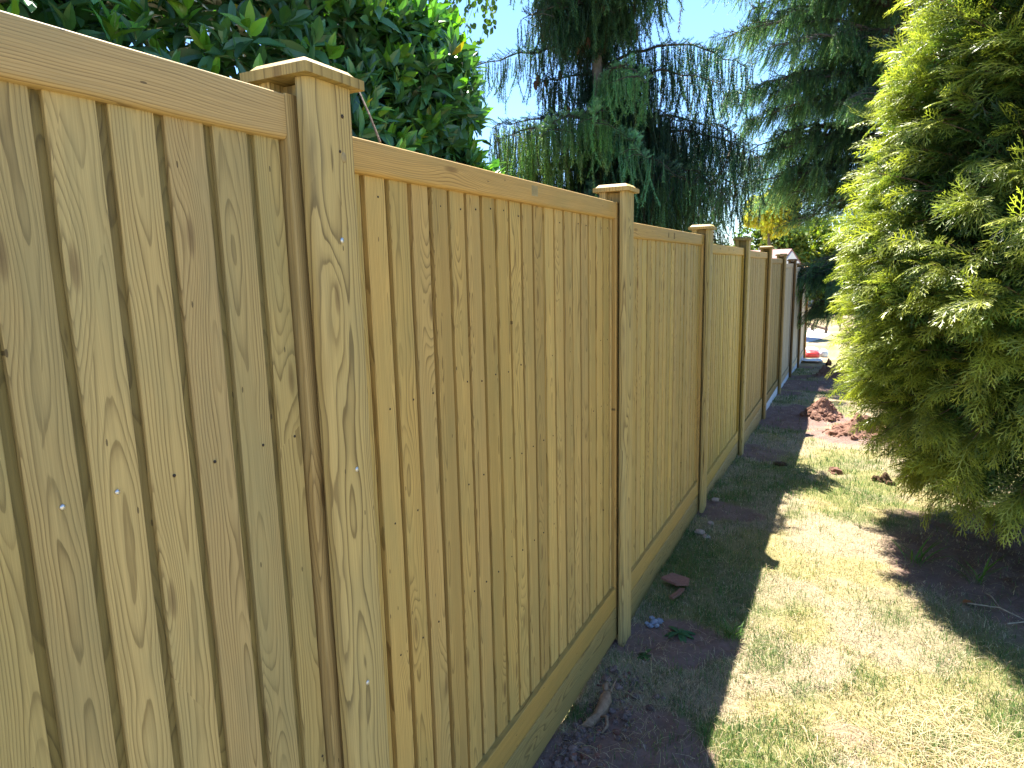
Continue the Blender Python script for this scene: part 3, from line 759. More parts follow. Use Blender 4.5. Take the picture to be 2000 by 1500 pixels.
        for sel, tm_ in ((nf, tip), (~nf, lng)):
            if sel.any(): parts += hang(tm_, P[sel], c[sel], rng, scale=(.75 * hs, 1.15 * hs), tilt=.10 if lo else .07)
        # side twigs carrying the strings
        for w_ in range(0, n, 6):
            if abs(off[w_]) > .05:
                a0 = at(u[w_:w_ + 1])[0]; wood.append(tube([a0, (a0 + P[w_]) / 2 + np.array([0, 0, .02]), P[w_]], [.004, .003, .002], 4, (.075, .06, .05)))
        # short upright needles on the limb itself
        m = int(Ln * 85); uu = rng.uniform(.1, 1, m); Pm = at(uu); ax = np.tile(nrm((e - T)[None])[0], (m, 1)) * rng.choice([1, 1, -1], m)[:, None] + np.array([0, 0, .5]) + rng.normal(0, .3, (m, 3))
        up = tip[0]; A = frame(-nrm(ax)); M = np.stack([A[:, :, 0], A[:, :, 2], A[:, :, 1]], -1) * rng.uniform(.35, .75, m)[:, None, None]
        parts.append(inst(up[0], up[1], M, Pm, jcol(cl, m, rng), up[2]))
    V, F, C = merge(wood); mesh_np("branch", V, F, BARK, root, col=C)
    V, F, C = merge(parts); mesh_np("crown", V, F, NEEDLE, root, col=C)
    print("spruce faces", sum(len(f) for f in F))
    CONE = colmat("cone_brown", .75, .2, 120, .5, .9, .004)
    cones = [(-.60, 0, 1.92), (-.52, .03, 1.90), (-.63, -.03, 1.86), (-.38, 0, 1.96), (-.35, -.1, 2.62), (-.30, .05, 2.45), (.02, -.3, 2.44), (.18, -.25, 2.5), (.22, .1, 2.33), (.31, .05, 2.28), (.12, -.2, 2.62), (-.22, -.15, 2.15), (-.12, -.2, 2.2), (-.30, .0, 1.62), (.36, -.1, 2.3)]
    for i, (a, b, z) in enumerate(cones):
        p = T + E1 * a + E2 * b; L = rng.uniform(.09, .125); zz = np.linspace(0, 1, 15)
        rr = .021 * np.sin(np.clip(zz * 1.02 + .06, 0, 1) * PI) ** .6 * (1 + .16 * (np.arange(15) % 2))
        V, F, C = tube(np.stack([p[0] + 0 * zz, p[1] + .01 * zz, z - L * zz], -1), rr, 10, (.115, .062, .040), .25, i); mesh_np("seed_cone", V, F, CONE, root, col=C)
spruce()

# ------------------------------------------------------------------ cedar further down the garden
def cedar():
    rng = np.random.default_rng(31); T = np.array([1.45, 14.9, 0.0]); zb = float(gz_smooth(T[0], T[1]))
    root = empty("drooping_cedar", (T[0], T[1], zb)); tag(root, "large blue green cedar with drooping layered branches overhanging the far end of the fence", "tree")
    tt = np.linspace(0, 1, 26); path = np.stack([T[0] + .06 * np.sin(tt * 4), T[1] + 0 * tt, zb - .1 + 11 * tt], -1)
    V, F, C = tube(path, np.interp(tt, [0, .5, 1], [.20, .10, .02]), 14, (.10, .082, .068), .12); mesh_np("trunk", V, F, BARK, root, col=C, smooth=True)
    br = [tmpl_brush(rng, L, int(L * 50), 4, .028, .046, .0115, 62, .006) for L in (.16, .25, .36, .48)]
    parts, wood = [], []
    spec = []
    # limbs reaching to the left, over the fence (azimuth in E1/E2 frame)
    for z0, L, z1, th in ((4.0, 3.25, 4.22, 178), (5.0, 2.9, 5.2, 170), (4.9, 3.3, 5.15, 190), (3.3, 2.95, 3.18, 176), (3.7, 2.6, 3.7, 200), (2.9, 2.9, 2.60, 186), (2.4, 2.7, 2.2, 172), (2.0, 1.9, 1.85, 182), (1.5, 1.8, 1.35, 190), (1.3, 1.7, 1.05, 170), (1.0, 1.8, .85, 184), (.9, 1.6, .8, 165), (.0, 1.75, -.30, 182), (-.1, 1.75, -.5, 176), (.2, 1.4, -.35, 200), (-.5, 1.15, -.9, 185), (-.3, 1.1, -.75, 190), (4.5, 2.5, 4.6, 160)):
        spec.append((z0, L, z1, math.radians(th)))
    for z in np.arange(1.5, 8.6, .27):
        L0 = np.interp(z, [0, 5, 8.6], [2.5, 2.6, .5])
        for a in range(4):
            th = rng.uniform(-130, 190); spec.append((z, L0 * rng.uniform(.6, 1.05), z - .25 + rng.uniform(-.2, .3), math.radians(th)))
    for (z0, L, z1, th) in spec:
        d = E1 * math.cos(th) + E2 * math.sin(th); e = T + d * L; s = np.linspace(0, 1, 12)
        p = T[None] + (d * L)[None] * s[:, None]; p[:, 2] = z0 + (z1 - z0) * s + .22 * np.sin(s * PI) - .30 * np.clip(s - .7, 0, 1)
        p[1:] += rng.normal(0, .03, (11, 3)); wood.append(tube(p, np.linspace(.045, .008, 12), 6, (.12, .10, .085)))
        perp = nrm(np.cross(d, [0, 0, 1.0]))
        ns = int(8 + L * 6.2)
        for q in range(ns):
            u = rng.uniform(.08, 1.0); c0 = np.array([np.interp(u, s, p[:, i]) for i in range(3)])
            sd = perp * rng.choice([-1, 1]) * rng.uniform(.3, 1.0) + d * rng.uniform(.4, 1.0); sd = sd / np.linalg.norm(sd)
            l = rng.uniform(.35, .95) * (1.1 - .55 * u) + .1; v = np.linspace(0, 1, 6)[:, None]
            sp_ = c0 + sd * l * v + np.array([0, 0, 1.0]) * (.08 * v - .42 * l * v ** 2)
            wood.append(tube(sp_, np.linspace(.010, .003, 6), 4, (.12, .10, .085)))
            n = int(10 + l * 22); vv = rng.uniform(.08, 1, n)
            P = np.stack([np.interp(vv, v[:, 0], sp_[:, i]) for i in range(3)], -1) + rng.normal(0, .03, (n, 3))
            hi = np.clip((vv - .2), 0, 1)
            cc = jcol((.18, .34, .19), n, rng, .25, .08); lt = rng.random(n) < .28; cc[lt] = jcol((.34, .52, .20), lt.sum(), rng, .2)
            parts += hang(br, P, cc, rng, out=np.tile(sd * .45, (n, 1)), scale=(.6, 1.1) if (c0[2] > 1.5 or c0[2] < .15) else (.35, .6), tilt=.16)
            m = 5; uu = rng.uniform(0, 1, m); Pm = np.stack([np.interp(uu, v[:, 0], sp_[:, i]) for i in range(3)], -1)
            A = frame(-nrm(np.tile(sd, (m, 1)) + rng.normal(0, .35, (m, 3)) + np.array([0, 0, .15]))); M = np.stack([A[:, :, 0], A[:, :, 2], A[:, :, 1]], -1) * rng.uniform(.6, 1.0, m)[:, None, None]
            parts.append(inst(br[0][0], br[0][1], M, Pm, jcol((.075, .125, .065), m, rng), br[0][2]))
    V, F, C = merge(wood); mesh_np("branch", V, F, BARK, root, col=C)
    V, F, C = merge(parts); mesh_np("crown", V, F, leafmat("cedar_needle", .5, .35, .38, (1.2, 1.4, .7), .1, 3), root, col=C)
    print("cedar faces", sum(len(f) for f in F))
cedar()

# ------------------------------------------------------------------ golden conifer on the lawn
def thuja():
    rng = np.random.default_rng(41); cx, cy = 2.16, 5.0; zb = float(gz_smooth(cx, cy))
    root = empty("golden_conifer", (cx, cy, zb)); tag(root, "dense golden green conifer with feathery flat sprays standing on the lawn facing the fence", "tree")
    tt = np.linspace(0, 1, 16); path = np.stack([cx + .05 * np.sin(tt * 5), cy + 0 * tt, zb - .1 + 6.6 * tt], -1)
    V, F, C = tube(path, np.linspace(.13, .01, 16), 12, (.17, .11, .075), .15); mesh_np("trunk", V, F, BARK, root, col=C, smooth=True)
    hs = [.42, .6, .75, .95, 1.3, 1.7, 2.05, 2.25, 2.7, 3.0, 3.4, 4.2, 5.2, 5.8]; Rs = [.78, .97, 1.07, 1.17, 1.25, 1.29, 1.26, 1.17, 1.09, 1.06, .97, .75, .35, .05]
    tm = [tmpl_spray(rng, .22 + .1 * i, 8 + i % 2) for i in range(5)]
    n = 1900
    h = rng.choice(np.linspace(.44, 5.7, 500), n, p=(lambda q: q / q.sum())(np.interp(np.linspace(.44, 5.7, 500), hs, Rs) + .15))
    th = rng.uniform(0, 2 * PI, n)
    # fewer plumes on the side turned away from lawn and fence
    back = (np.cos(th) * .6 + np.sin(th) * .8) > .45; keep = ~back | (rng.random(n) < .40); h, th = h[keep], th[keep]; n = len(h)
    lump = fbm(np.cos(th) * 2.2 + 5, np.sin(th) * 2.2 + 5, h * 1.5, 9, 3)
    R = np.interp(h, hs, Rs) * (1 + .34 * (lump - .5)) + rng.normal(0, .05, n)
    o = np.stack([np.cos(th), np.sin(th), 0 * th], -1)
    tipz = zb + h; tipp = np.stack([cx + R * o[:, 0], cy + R * o[:, 1], tipz], -1)
    rise = np.interp(h, [.4, .9, 1.7, 6], [-.35, .0, .42, .9]) + rng.normal(0, .15, n)
    L = rng.uniform(.36, .62, n)
    axis = nrm(o + np.array([0, 0, 1.0]) * rise[:, None] + rng.normal(0, .2, (n, 3)))
    parts = []; wood = []
    ns = 17
    for k in range(ns):
        f = (k + .5) / ns; f = f ** .8
        droop = np.array([0, 0, -1.0]) * (.16 * f ** 2)
        P = tipp - axis * (L * (1 - f))[:, None] + droop * L[:, None]
        side = nrm(np.cross(axis, [0, 0, 1.0])) * (1 if k % 2 else -1)
        dirv = nrm(axis * (.75 + .5 * f) + side * rng.uniform(.15, .95, n)[:, None] * (1.15 - .6 * f) + np.array([0, 0, -.25 - .1 * f]) + rng.normal(0, .22, (n, 3)))
        up = nrm(np.array([0, 0, 1.0]) + o * .6 + rng.normal(0, .55, (n, 3)))
        sz = rng.uniform(.13, .215, n) * (1.08 - .25 * f)
        M = frame(dirv, up=up) * sz[:, None, None]
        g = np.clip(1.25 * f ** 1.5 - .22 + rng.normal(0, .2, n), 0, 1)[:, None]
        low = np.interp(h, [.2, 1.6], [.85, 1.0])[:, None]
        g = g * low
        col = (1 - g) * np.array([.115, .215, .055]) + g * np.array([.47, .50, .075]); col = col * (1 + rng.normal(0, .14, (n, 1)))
        col = np.clip(col, .01, .8)
        ch = rng.integers(0, 5, n)
        for c in range(5):
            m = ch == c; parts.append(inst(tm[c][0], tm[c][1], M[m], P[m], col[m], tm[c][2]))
    for i in range(0, n, 1):
        wood.append(tube([tipp[i] - axis[i] * L[i] * 1.25, tipp[i] - axis[i] * L[i] * .5, tipp[i] - axis[i] * .05 + np.array([0, 0, -.1 * L[i]])], [.008, .005, .002], 4, (.15, .095, .055)))
    # inner shaded sprays
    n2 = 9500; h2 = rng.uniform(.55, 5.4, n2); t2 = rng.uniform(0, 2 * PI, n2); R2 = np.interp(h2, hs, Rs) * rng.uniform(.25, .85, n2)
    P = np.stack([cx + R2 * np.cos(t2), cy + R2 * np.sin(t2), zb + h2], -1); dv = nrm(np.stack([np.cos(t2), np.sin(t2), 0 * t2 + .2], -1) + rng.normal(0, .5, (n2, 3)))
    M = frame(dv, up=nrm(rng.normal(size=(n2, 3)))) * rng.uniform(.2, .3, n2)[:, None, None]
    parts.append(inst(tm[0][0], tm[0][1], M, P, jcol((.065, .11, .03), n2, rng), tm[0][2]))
    # limbs
    for i in range(60):
        a = rng.uniform(0, 2 * PI); hh = rng.uniform(.6, 5); rr = np.interp(hh, hs, Rs) * .75
        e = np.array([cx + rr * math.cos(a), cy + rr * math.sin(a), zb + hh]); p0 = np.array([cx, cy, zb + max(.1, hh - .5)])
        wood.append(tube([p0, (p0 + e) / 2 + np.array([0, 0, -.06]), e], [.03, .018, .006], 5, (.15, .10, .07)))
    V, F, C = merge(wood); mesh_np("branch", V, F, BARK, root, col=C)
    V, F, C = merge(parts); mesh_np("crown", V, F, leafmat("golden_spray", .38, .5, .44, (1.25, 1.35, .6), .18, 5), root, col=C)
    print("thuja faces", sum(len(f) for f in F))
thuja()

# ------------------------------------------------------------------ far trees, shrubs, buildings
BROAD = leafmat("broad_leaf", .5, .3, .4, (1.25, 1.3, .5), .15, 2)
def broad(name, label, cat, c, r, cols, n, leaf, trunk_r=.12, seed=0, group=None):
    rng = np.random.default_rng(seed); c = np.array(c, float); r = np.array(r, float); zb = float(gz_smooth(c[0], c[1]))
    root = empty(name, (c[0], c[1], zb)); tag(root, label, cat, group)
    tt = np.linspace(0, 1, 8); V, F, C = tube(np.stack([c[0] + .08 * np.sin(tt * 4), c[1] + 0 * tt, zb - .1 + (c[2] + r[2] * .3 - zb) * tt], -1), np.linspace(trunk_r, trunk_r * .3, 8), 9, (.14, .11, .08), .1)
    mesh_np("trunk", V, F, BARK, root, col=C, smooth=True)
    k = 26; cd = nrm(rng.normal(size=(k, 3))); cc = c + cd * r * rng.uniform(.35, .85, (k, 1)); cr = rng.uniform(.22, .42, k) * r.mean()
    i = rng.integers(0, k, n); d = nrm(rng.normal(size=(n, 3)))
    P = cc[i] + d * cr[i][:, None] * rng.uniform(.5, 1.05, (n, 1)); P = P[P[:, 2] > zb + .1]; n = len(P)
    M = frame(nrm(rng.normal(size=(n, 3)) + np.array([0, 0, -.5])), up=nrm(rng.normal(size=(n, 3)) + np.array([0, 0, .7]))) * (leaf * rng.uniform(.7, 1.3, n))[:, None, None]
    tv = np.array([(-.28, .4, 0), (0, 0, 0), (.28, .4, 0), (0, 1.0, -.1), (0, .45, -.05)], float); tf = [np.array([(1, 2, 4), (2, 3, 4), (3, 0, 4), (0, 1, 4)])]
    col = np.concatenate([jcol(cl, n, rng, .2)[None] for cl in cols])[rng.integers(0, len(cols), n), np.arange(n)]
    V, F, C = inst(tv, tf, M, P, col); mesh_np("crown", V, F, BROAD, root, col=C)
broad("golden_tree", "bright golden yellow tree shining between the spruce and the cedar", "tree", (-1.75, 24.5, 1.75), (1.0, 1.0, .85), [(.56, .52, .06), (.42, .43, .06)], 12000, .16, .1, 1)
for i, (x, y, z, rx, rz, lab, cols) in enumerate([
    (-7.2, 38, .2, 2.4, 2.6, "dark green tree behind the spruce beyond the garden", [(.06, .11, .03), (.10, .16, .03)]),
    (-3.9, 38.5, .2, 2.1, 2.3, "yellow green leafy tree above the red tiled roof", [(.16, .22, .03), (.09, .15, .03)]),
    (-.9, 39, .1, 2.2, 2.4, "mid green leafy tree right behind the white gable", [(.10, .17, .03), (.22, .26, .03)]),
    (-2.5, 36.8, .1, 1.5, 2.1, "small mid green leafy tree right below the golden tree", [(.10, .17, .03), (.16, .2, .03)]),
    (2.6, 38, .2, 2.4, 2.6, "green leafy tree mostly hidden behind the cedar trunk", [(.08, .14, .03), (.16, .2, .03)])]):
    broad("leafy_tree", lab, "tree", (x, y, z), (rx, rx, rz), cols, 9000, .24, .16, 50 + i, "leafy trees beyond the garden")
broad("leafy_shrub", "small green shrub at the far end of the fence beside the gravel", "shrub", (-1.25, 20.6, -1.3), (.6, .8, .95), [(.07, .13, .03), (.13, .2, .04)], 2600, .09, .04, 77)

def bx_mesh(name, boxes, mat, parent=None, rot=0, pivot=(0, 0)):
    V, F = [], []
    for (x0, x1, y0, y1, z0, z1) in boxes:
        b = len(V); V += [(x, y, z) for z in (z0, z1) for y in (y0, y1) for x in (x0, x1)]
        F += [(b, b + 2, b + 3, b + 1), (b + 4, b + 5, b + 7, b + 6), (b, b + 1, b + 5, b + 4), (b + 2, b + 6, b + 7, b + 3), (b, b + 4, b + 6, b + 2), (b + 1, b + 3, b + 7, b + 5)]
    V = np.array(V, float)
    if rot:
        c, s = math.cos(rot), math.sin(rot); q = V[:, :2] - pivot; V[:, :2] = np.stack([c * q[:, 0] - s * q[:, 1], s * q[:, 0] + c * q[:, 1]], -1) + pivot
    return mesh_np(name, V, [np.array(F)], mat, parent)
def brickmat(name, c1, c2, mortar):
    t = NT(name); tc = t.n("ShaderNodeTexCoord"); mp = t.n("ShaderNodeMapping"); mp.inputs["Rotation"].default_value = (PI / 2, 0, 0); t.put(mp.inputs["Vector"], tc.outputs["Object"])
    b = t.n("ShaderNodeTexBrick"); t.put(b.inputs["Vector"], mp.outputs[0]); b.inputs["Scale"].default_value = 4.4
    b.inputs["Color1"].default_value = (*c1, 1); b.inputs["Color2"].default_value = (*c2, 1); b.inputs["Mortar"].default_value = (*mortar, 1)
    t.base(b.outputs[0]); t.rough(.9, .1); return t.m
BRICK = brickmat("pale_pink_brick", (.42, .29, .24), (.48, .34, .28), (.45, .40, .36))
TILE = simple("red_roof_tile", (.36, .19, .17), .8, 6, .3)
WHITE = simple("white_paint", (.78, .78, .77), .6, 8, .05)
DARK = simple("dark_vent", (.03, .03, .03), .6)
house = empty("brick_house", (1.5, 46, -2.5)); tag(house, "low pale pink brick house wall with grey plinth at the far end of the lawn", "house")
bx_mesh("wall", [(-6, 10, 44, 49, -1.75, .05)], BRICK, house); bx_mesh("plinth", [(-6.04, 10.04, 43.95, 49.05, -2.7, -1.75)], CONC, house)
bx_mesh("vent", [(-.75, -.2, 43.93, 43.99, -1.70, -1.55)], DARK, house)
def gable_roof(name, x0, x1, y0, y1, ze, zr, mat, parent, rot=0, pv=(0, 0), th=.08):
    ym = (y0 + y1) / 2; V = []
    for dz in (0, -th):
        for x in (x0, x1): V += [(x, y0, ze + dz), (x, ym, zr + dz), (x, y1, ze + dz)]
    F4 = [(0, 3, 4, 1), (1, 4, 5, 2), (6, 7, 10, 9), (7, 8, 11, 10), (0, 6, 9, 3), (2, 5, 11, 8), (0, 1, 7, 6), (1, 2, 8, 7), (3, 9, 10, 4), (4, 10, 11, 5)]
    V = np.array(V, float)
    if rot:
        c, s = math.cos(rot), math.sin(rot); q = V[:, :2] - pv; V[:, :2] = np.stack([c * q[:, 0] - s * q[:, 1], s * q[:, 0] + c * q[:, 1]], -1) + pv
    return mesh_np(name, V, [np.array(F4)], mat, parent)
gable_roof("roof", -6.4, 10.4, 43.5, 49.5, .0, .95, TILE, house)
gar = empty("tiled_garage", (-3.6, 33.5, -2.5)); tag(gar, "small building with red tiled roof and white gable showing just above the far fence", "building")
ROT, PV = math.radians(-22), np.array([-1.75, 33.6])
bx_mesh("wall", [(-5.5, -1.75, 32.4, 34.8, -2.6, -.12)], BRICK, gar, ROT, PV)
gable_roof("roof", -5.7, -1.72, 32.15, 35.05, -.30, .68, TILE, gar, ROT, PV)
Vg = np.array([(-1.69, 32.2, -.42), (-1.69, 33.6, .56), (-1.69, 35.0, -.42), (-1.76, 32.2, -.42), (-1.76, 33.6, .56), (-1.76, 35.0, -.42), ])
c_, s_ = math.cos(ROT), math.sin(ROT); q = Vg[:, :2] - PV; Vg[:, :2] = np.stack([c_ * q[:, 0] - s_ * q[:, 1], s_ * q[:, 0] + c_ * q[:, 1]], -1) + PV
mesh_np("gable", Vg, [np.array([(0, 2, 1), (3, 4, 5)]), np.array([(0, 1, 4, 3), (1, 2, 5, 4), (2, 0, 3, 5)])], WHITE, gar)

# low timber rail at the edge of the gravel
lr = empty("low_timber_rail", (-.2, 27, -2.42)); tag(lr, "low dark timber rail along the edge of the far pink gravel", "rail")
DKW = simple("dark_timber", (.13, .085, .06), .85, 20, .3)
V, F, C = tube([(-1.2, 28.6, -2.20), (-.5, 27.6, -2.24), (.12, 25.9, -2.27)], .045, 8); mesh_np("rail", V, F, DKW, lr, smooth=True)
for p in ((-1.1, 28.5), (-.42, 27.4), (.10, 25.95)):
    z = float(gz_smooth(*p)); V, F, C = tube([(p[0], p[1], z - .05), (p[0], p[1], z + .26)], .05, 8); mesh_np("post", V, F, DKW, lr, smooth=True)

# bags and sheet by the end of the fence
def sack(name, label, c, r, mat, seed):
    V, F, C = blob((0, 0, 0), r, seed, .22, (28, 18), fr=1.8); V[:, 2] = np.where(V[:, 2] < -.6 * r[2], -.6 * r[2], V[:, 2])
    V = V + np.array([c[0], c[1], float(gz(c[0], c[1])) + c[2] + .6 * r[2]])
    o = mesh_np(name, V, F, mat, smooth=True, origin=(c[0], c[1], float(gz(c[0], c[1])) + c[2])); tag(o, label, "bag"); return o
sack("cement_bag", "crumpled red plastic sack lying on the grass at the far end of the fence", (.06, 17.2, 0), (.21, .16, .11), simple("red_plastic", (.55, .05, .04), .4, 9, .35, .5), 3)
sack("cement_bag", "white sack lying behind the red one by the far gravel", (.02, 17.75, .0), (.22, .15, .13), WHITE, 4)
sack("cement_bag", "pale blue white crumpled sack to the right of the red one", (.34, 17.4, 0), (.10, .13, .12), simple("pale_plastic", (.62, .68, .74), .45, 9, .2, .5), 6)
n = 16; gx_, gy_ = np.meshgrid(np.linspace(-.20, .20, n), np.linspace(-.22, .22, n)); x, y = gx_.ravel() + .17, gy_.ravel() * 1.3 + 15.9
V = np.stack([x + .1 * (fbm(x * 3, y * 3, 0, 5) - .5), y, gz(x, y) + .03 + .06 * fbm(x * 6, y * 6, 0, 4, 2)], -1); i = (np.arange(n - 1)[:, None] * n + np.arange(n - 1)).ravel()
o = mesh_np("plastic_sheet", V, [np.stack([i, i + 1, i + n + 1, i + n], -1)], simple("pale_sheet", (.60, .64, .68), .5, 5, .1), smooth=True, origin=(.17, 15.9, float(gz(.17, 15.9)))); tag(o, "pale flattened plastic sheet on the grass beside the last fence post", "sheet")
sm = o.modifiers.new("thick", 'SOLIDIFY'); sm.thickness = .004

# ------------------------------------------------------------------ small things on the ground
SOIL = colmat("clod_soil", .95, .1, 70, .35, .9, .01)
def clod(name, label, cat, x, y, r, col, seed, k=9, mat=SOIL, group=None):
    rng = np.random.default_rng(seed); ps = []
    for i in range(k):
        dx, dy = rng.normal(0, r[0] * .55), rng.normal(0, r[1] * .55); q = rng.uniform(.25, .7)
        if i == 0: dx = dy = 0; q = 1.0
        ps.append(blob((x + dx, y + dy, float(gz(x + dx, y + dy)) + r[2] * q * .25), np.array(r) * q * .7, seed * 50 + i, .5, (12, 8), np.array(col) * rng.uniform(.75, 1.2), 2.2))
    V, F, C = merge(ps); o = mesh_np(name, V, F, mat, col=C, origin=(x, y, float(gz(x, y)))); tag(o, label, cat, group); return o
clod("soil_clod", "small crumbly lump of red soil lying on the sunlit grass in mid path", "soil clod", .846, 6.46, (.075, .06, .06), (.20, .11, .08), 3)
clod("soil_clod", "dark crumbly lump of soil on the grass by the golden conifer", "soil clod", 1.22, 6.29, (.07, .06, .075), (.11, .07, .04), 4)
clod("soil_clod", "flat earthy lump in the shade of the fence", "soil clod", .38, 6.55, (.07, .05, .04), (.12, .075, .05), 5)
clod("dark_stump", "small dark stump at the far end of the path before the bags", "stump", .52, 15.3, (.06, .06, .14), (.05, .03, .025), 6, 4)
for (mx, my, rx, ry, h), lab, sd in zip(MOUNDS, ("loose heap of dug red soil beside the golden conifer", "smooth mound of red soil cut by the fence shadow edge", "far heap of red soil near the end of the fence", "lumpy red soil spread against the foot of the golden conifer"), (11, 12, 13, 14)):
    rng = np.random.default_rng(sd); ps = []
    nr, na = 22, 64; rr = np.linspace(0, 1.2, nr)[:, None]; aa = np.linspace(0, 2 * PI, na, endpoint=False)[None]
    px = mx + rx * rr * np.cos(aa); py = my + ry * rr * np.sin(aa)
    pz = gz(px, py) + .016 - .05 * sstep(.75, 1.2, rr) + .035 * (fbm(px * 22, py * 22, 0, sd, 3) - .45)
    ii = np.arange(nr - 1)[:, None] * na; jj = np.arange(na)[None]; kk = (jj + 1) % na
    ps.append((np.stack([px, py, pz], -1).reshape(-1, 3), [np.stack([ii + jj, ii + kk, ii + na + kk, ii + na + jj], -1).reshape(-1, 4)[:, ::-1]], np.tile([.23, .128, .092], (nr * na, 1))))
    for i in range(330):
        a, q = rng.uniform(0, 6.28), rng.uniform(0, .95) ** .6; x, y = mx + rx * q * math.cos(a), my + ry * q * math.sin(a); r = rng.choice([.009, .015, .024, .036], p=[.45, .33, .17, .05])
        ps.append(blob((x, y, float(gz(x, y)) + r * .25), (r, r * rng.uniform(.7, 1.2), r * .75), i + sd * 200, .5, (8, 6), np.array((.23, .128, .092)) * rng.uniform(.55, 1.15), 2))
    V, F, C = merge(ps); o = mesh_np("soil_mound", V, F, SOIL, col=C, origin=(mx, my, float(gz(mx, my)))); tag(o, lab, "soil heap")
STONE = colmat("pale_stone", .85, .2, 50, .2, .4)
for x, y, r, lab in ((.04, 5.12, .030, "pale pebble on dark soil just past the third post"), (.09, 4.66, .026, "small pink stone on the grass at the third post"), (.055, 4.46, .034, "pale pink stone against the gravel board before the third post"), (.11, 4.40, .026, "buff stone chip in shaded grass by the gravel board")):
    z = float(gz(x, y)); V, F, C = blob((x, y, z + r * .3), (r, r * .8, r * .55), int(y * 100), .35, (14, 10), (.40, .30, .25), 1.5); o = mesh_np("stone", V, F, STONE, col=C, origin=(x, y, z)); tag(o, lab, "stone", "small stones by the fence")
def shard(name, label, pts, z, th, col, cat="tile"):
    pts = np.array(pts, float); n = len(pts); zz = np.array([float(gz(a, b)) for a, b in pts]) + z
    V = np.concatenate([np.c_[pts, zz], np.c_[pts, zz - th]]); j = np.arange(n); k = (j + 1) % n; c0 = V[:n].mean(0); V = np.concatenate([V, [c0]])
    F = [np.stack([j, np.full(n, 2 * n), k], -1)[:, ::-1], np.stack([j, k, n + k, n + j], -1)[:, ::-1]]
    o = mesh_np(name, V, F, STONE, col=np.array(col), origin=tuple(c0)); tag(o, label, cat)
shard("tile_shard", "flat terracotta tile shard lying in shaded grass near the second post", [(.010, 3.60), (.055, 3.68), (.155, 3.665), (.165, 3.60), (.10, 3.575)], .05, .014, (.27, .13, .095))
shard("tile_shard", "narrow curved terracotta sliver below the flat tile shard", [(.125, 3.56), (.150, 3.57), (.145, 3.50), (.118, 3.42), (.098, 3.43), (.118, 3.50)], .035, .014, (.24, .12, .085))
rng = np.random.default_rng(71); ps = []
for i in range(10):
    x, y = .085 + rng.normal(0, .028), 3.17 + rng.normal(0, .045); r = rng.uniform(.006, .02); ps.append(blob((x, y, float(gz(x, y)) + r * .7), (r, r, r * .7), 300 + i, .5, (8, 6), np.array((.30, .33, .40)) * rng.uniform(.6, 1.3), 2))
V, F, C = merge(ps); o = mesh_np("rubbish_scrap", V, F, STONE, col=C, origin=(.085, 3.17, float(gz(.085, 3.17)))); tag(o, "bluish white crumbled scrap on bare soil beside the second post", "rubbish")
# dug-up root
rt = empty("dug_up_root", (.07, 2.40, float(gz(.07, 2.40)))); tag(rt, "pale gnarled piece of dug up root lying by the gravel board", "root")
rc = simple("root_wood", (.27, .175, .11), .85, 60, .4, .2, 0, .6, .004)
zz = lambda x, y, d: (x, y, float(gz(x, y)) + d)
V, F, C = tube([zz(.062, 2.50, .05), zz(.072, 2.45, .055), zz(.070, 2.405, .04), zz(.062, 2.365, .03), zz(.045, 2.325, .02), zz(.022, 2.30, .012)], [.012, .026, .022, .017, .018, .006], 12, wob=.35, seed=3); mesh_np("body", V, F, rc, rt, smooth=True)
V, F, C = tube([zz(.075, 2.37, .03), zz(.105, 2.362, .035), zz(.118, 2.33, .02), zz(.108, 2.29, .008)], [.005, .006, .007, .003], 8, wob=.2); mesh_np("side_root", V, F, rc, rt, smooth=True)
V, F, C = tube([zz(.060, 2.48, .05), zz(.045, 2.52, .06), zz(.047, 2.55, .05)], [.010, .012, .004], 8, wob=.2); mesh_np("side_root", V, F, rc, rt, smooth=True)
V, F, C = tube([zz(.075, 2.48, .05), zz(.080, 2.53, .07), zz(.085, 2.57, .085)], [.005, .003, .001], 6); mesh_np("side_root", V, F, rc, rt, smooth=True)
# dandelion-like weed
WEED = leafmat("weed_leaf", .5, .3, .3, (1.2, 1.4, .5), .15, 20)
def weed(name, label, x, y, n, L, col, seed, up=.35, wid=.22):
    rng = np.random.default_rng(seed); z = float(gz(x, y)); root = empty(name, (x, y, z)); tag(root, label, "weed" if n < 20 else "grass tuft")
    for i in range(n):
        a = i * 2.4 + rng.uniform(0, .5); d = np.array([[math.cos(a), math.sin(a), up + rng.uniform(-.1, .4)]]); tv = tmpl_leaf(wid, .45, .04)
        v = tv[0].copy(); v[:, 0] *= 1 + .35 * np.sin(v[:, 1] * 26)
        V, F, C = inst(v, tv[1], frame(d) * L * rng.uniform(.6, 1.1), np.array([[x, y, z + .004]]), jcol(col, 1, rng)); mesh_np("leaf", V, F, WEED, root, col=C)
weed("dandelion_plant", "flat green weed rosette on the grass near the second post", .22, 3.12, 15, .085, (.05, .13, .045), 4, .12, .32)
weed("dandelion_plant", "small green weed rosette on bare soil before the second post", .12, 2.86, 9, .055, (.05, .12, .03), 9, .15, .3)
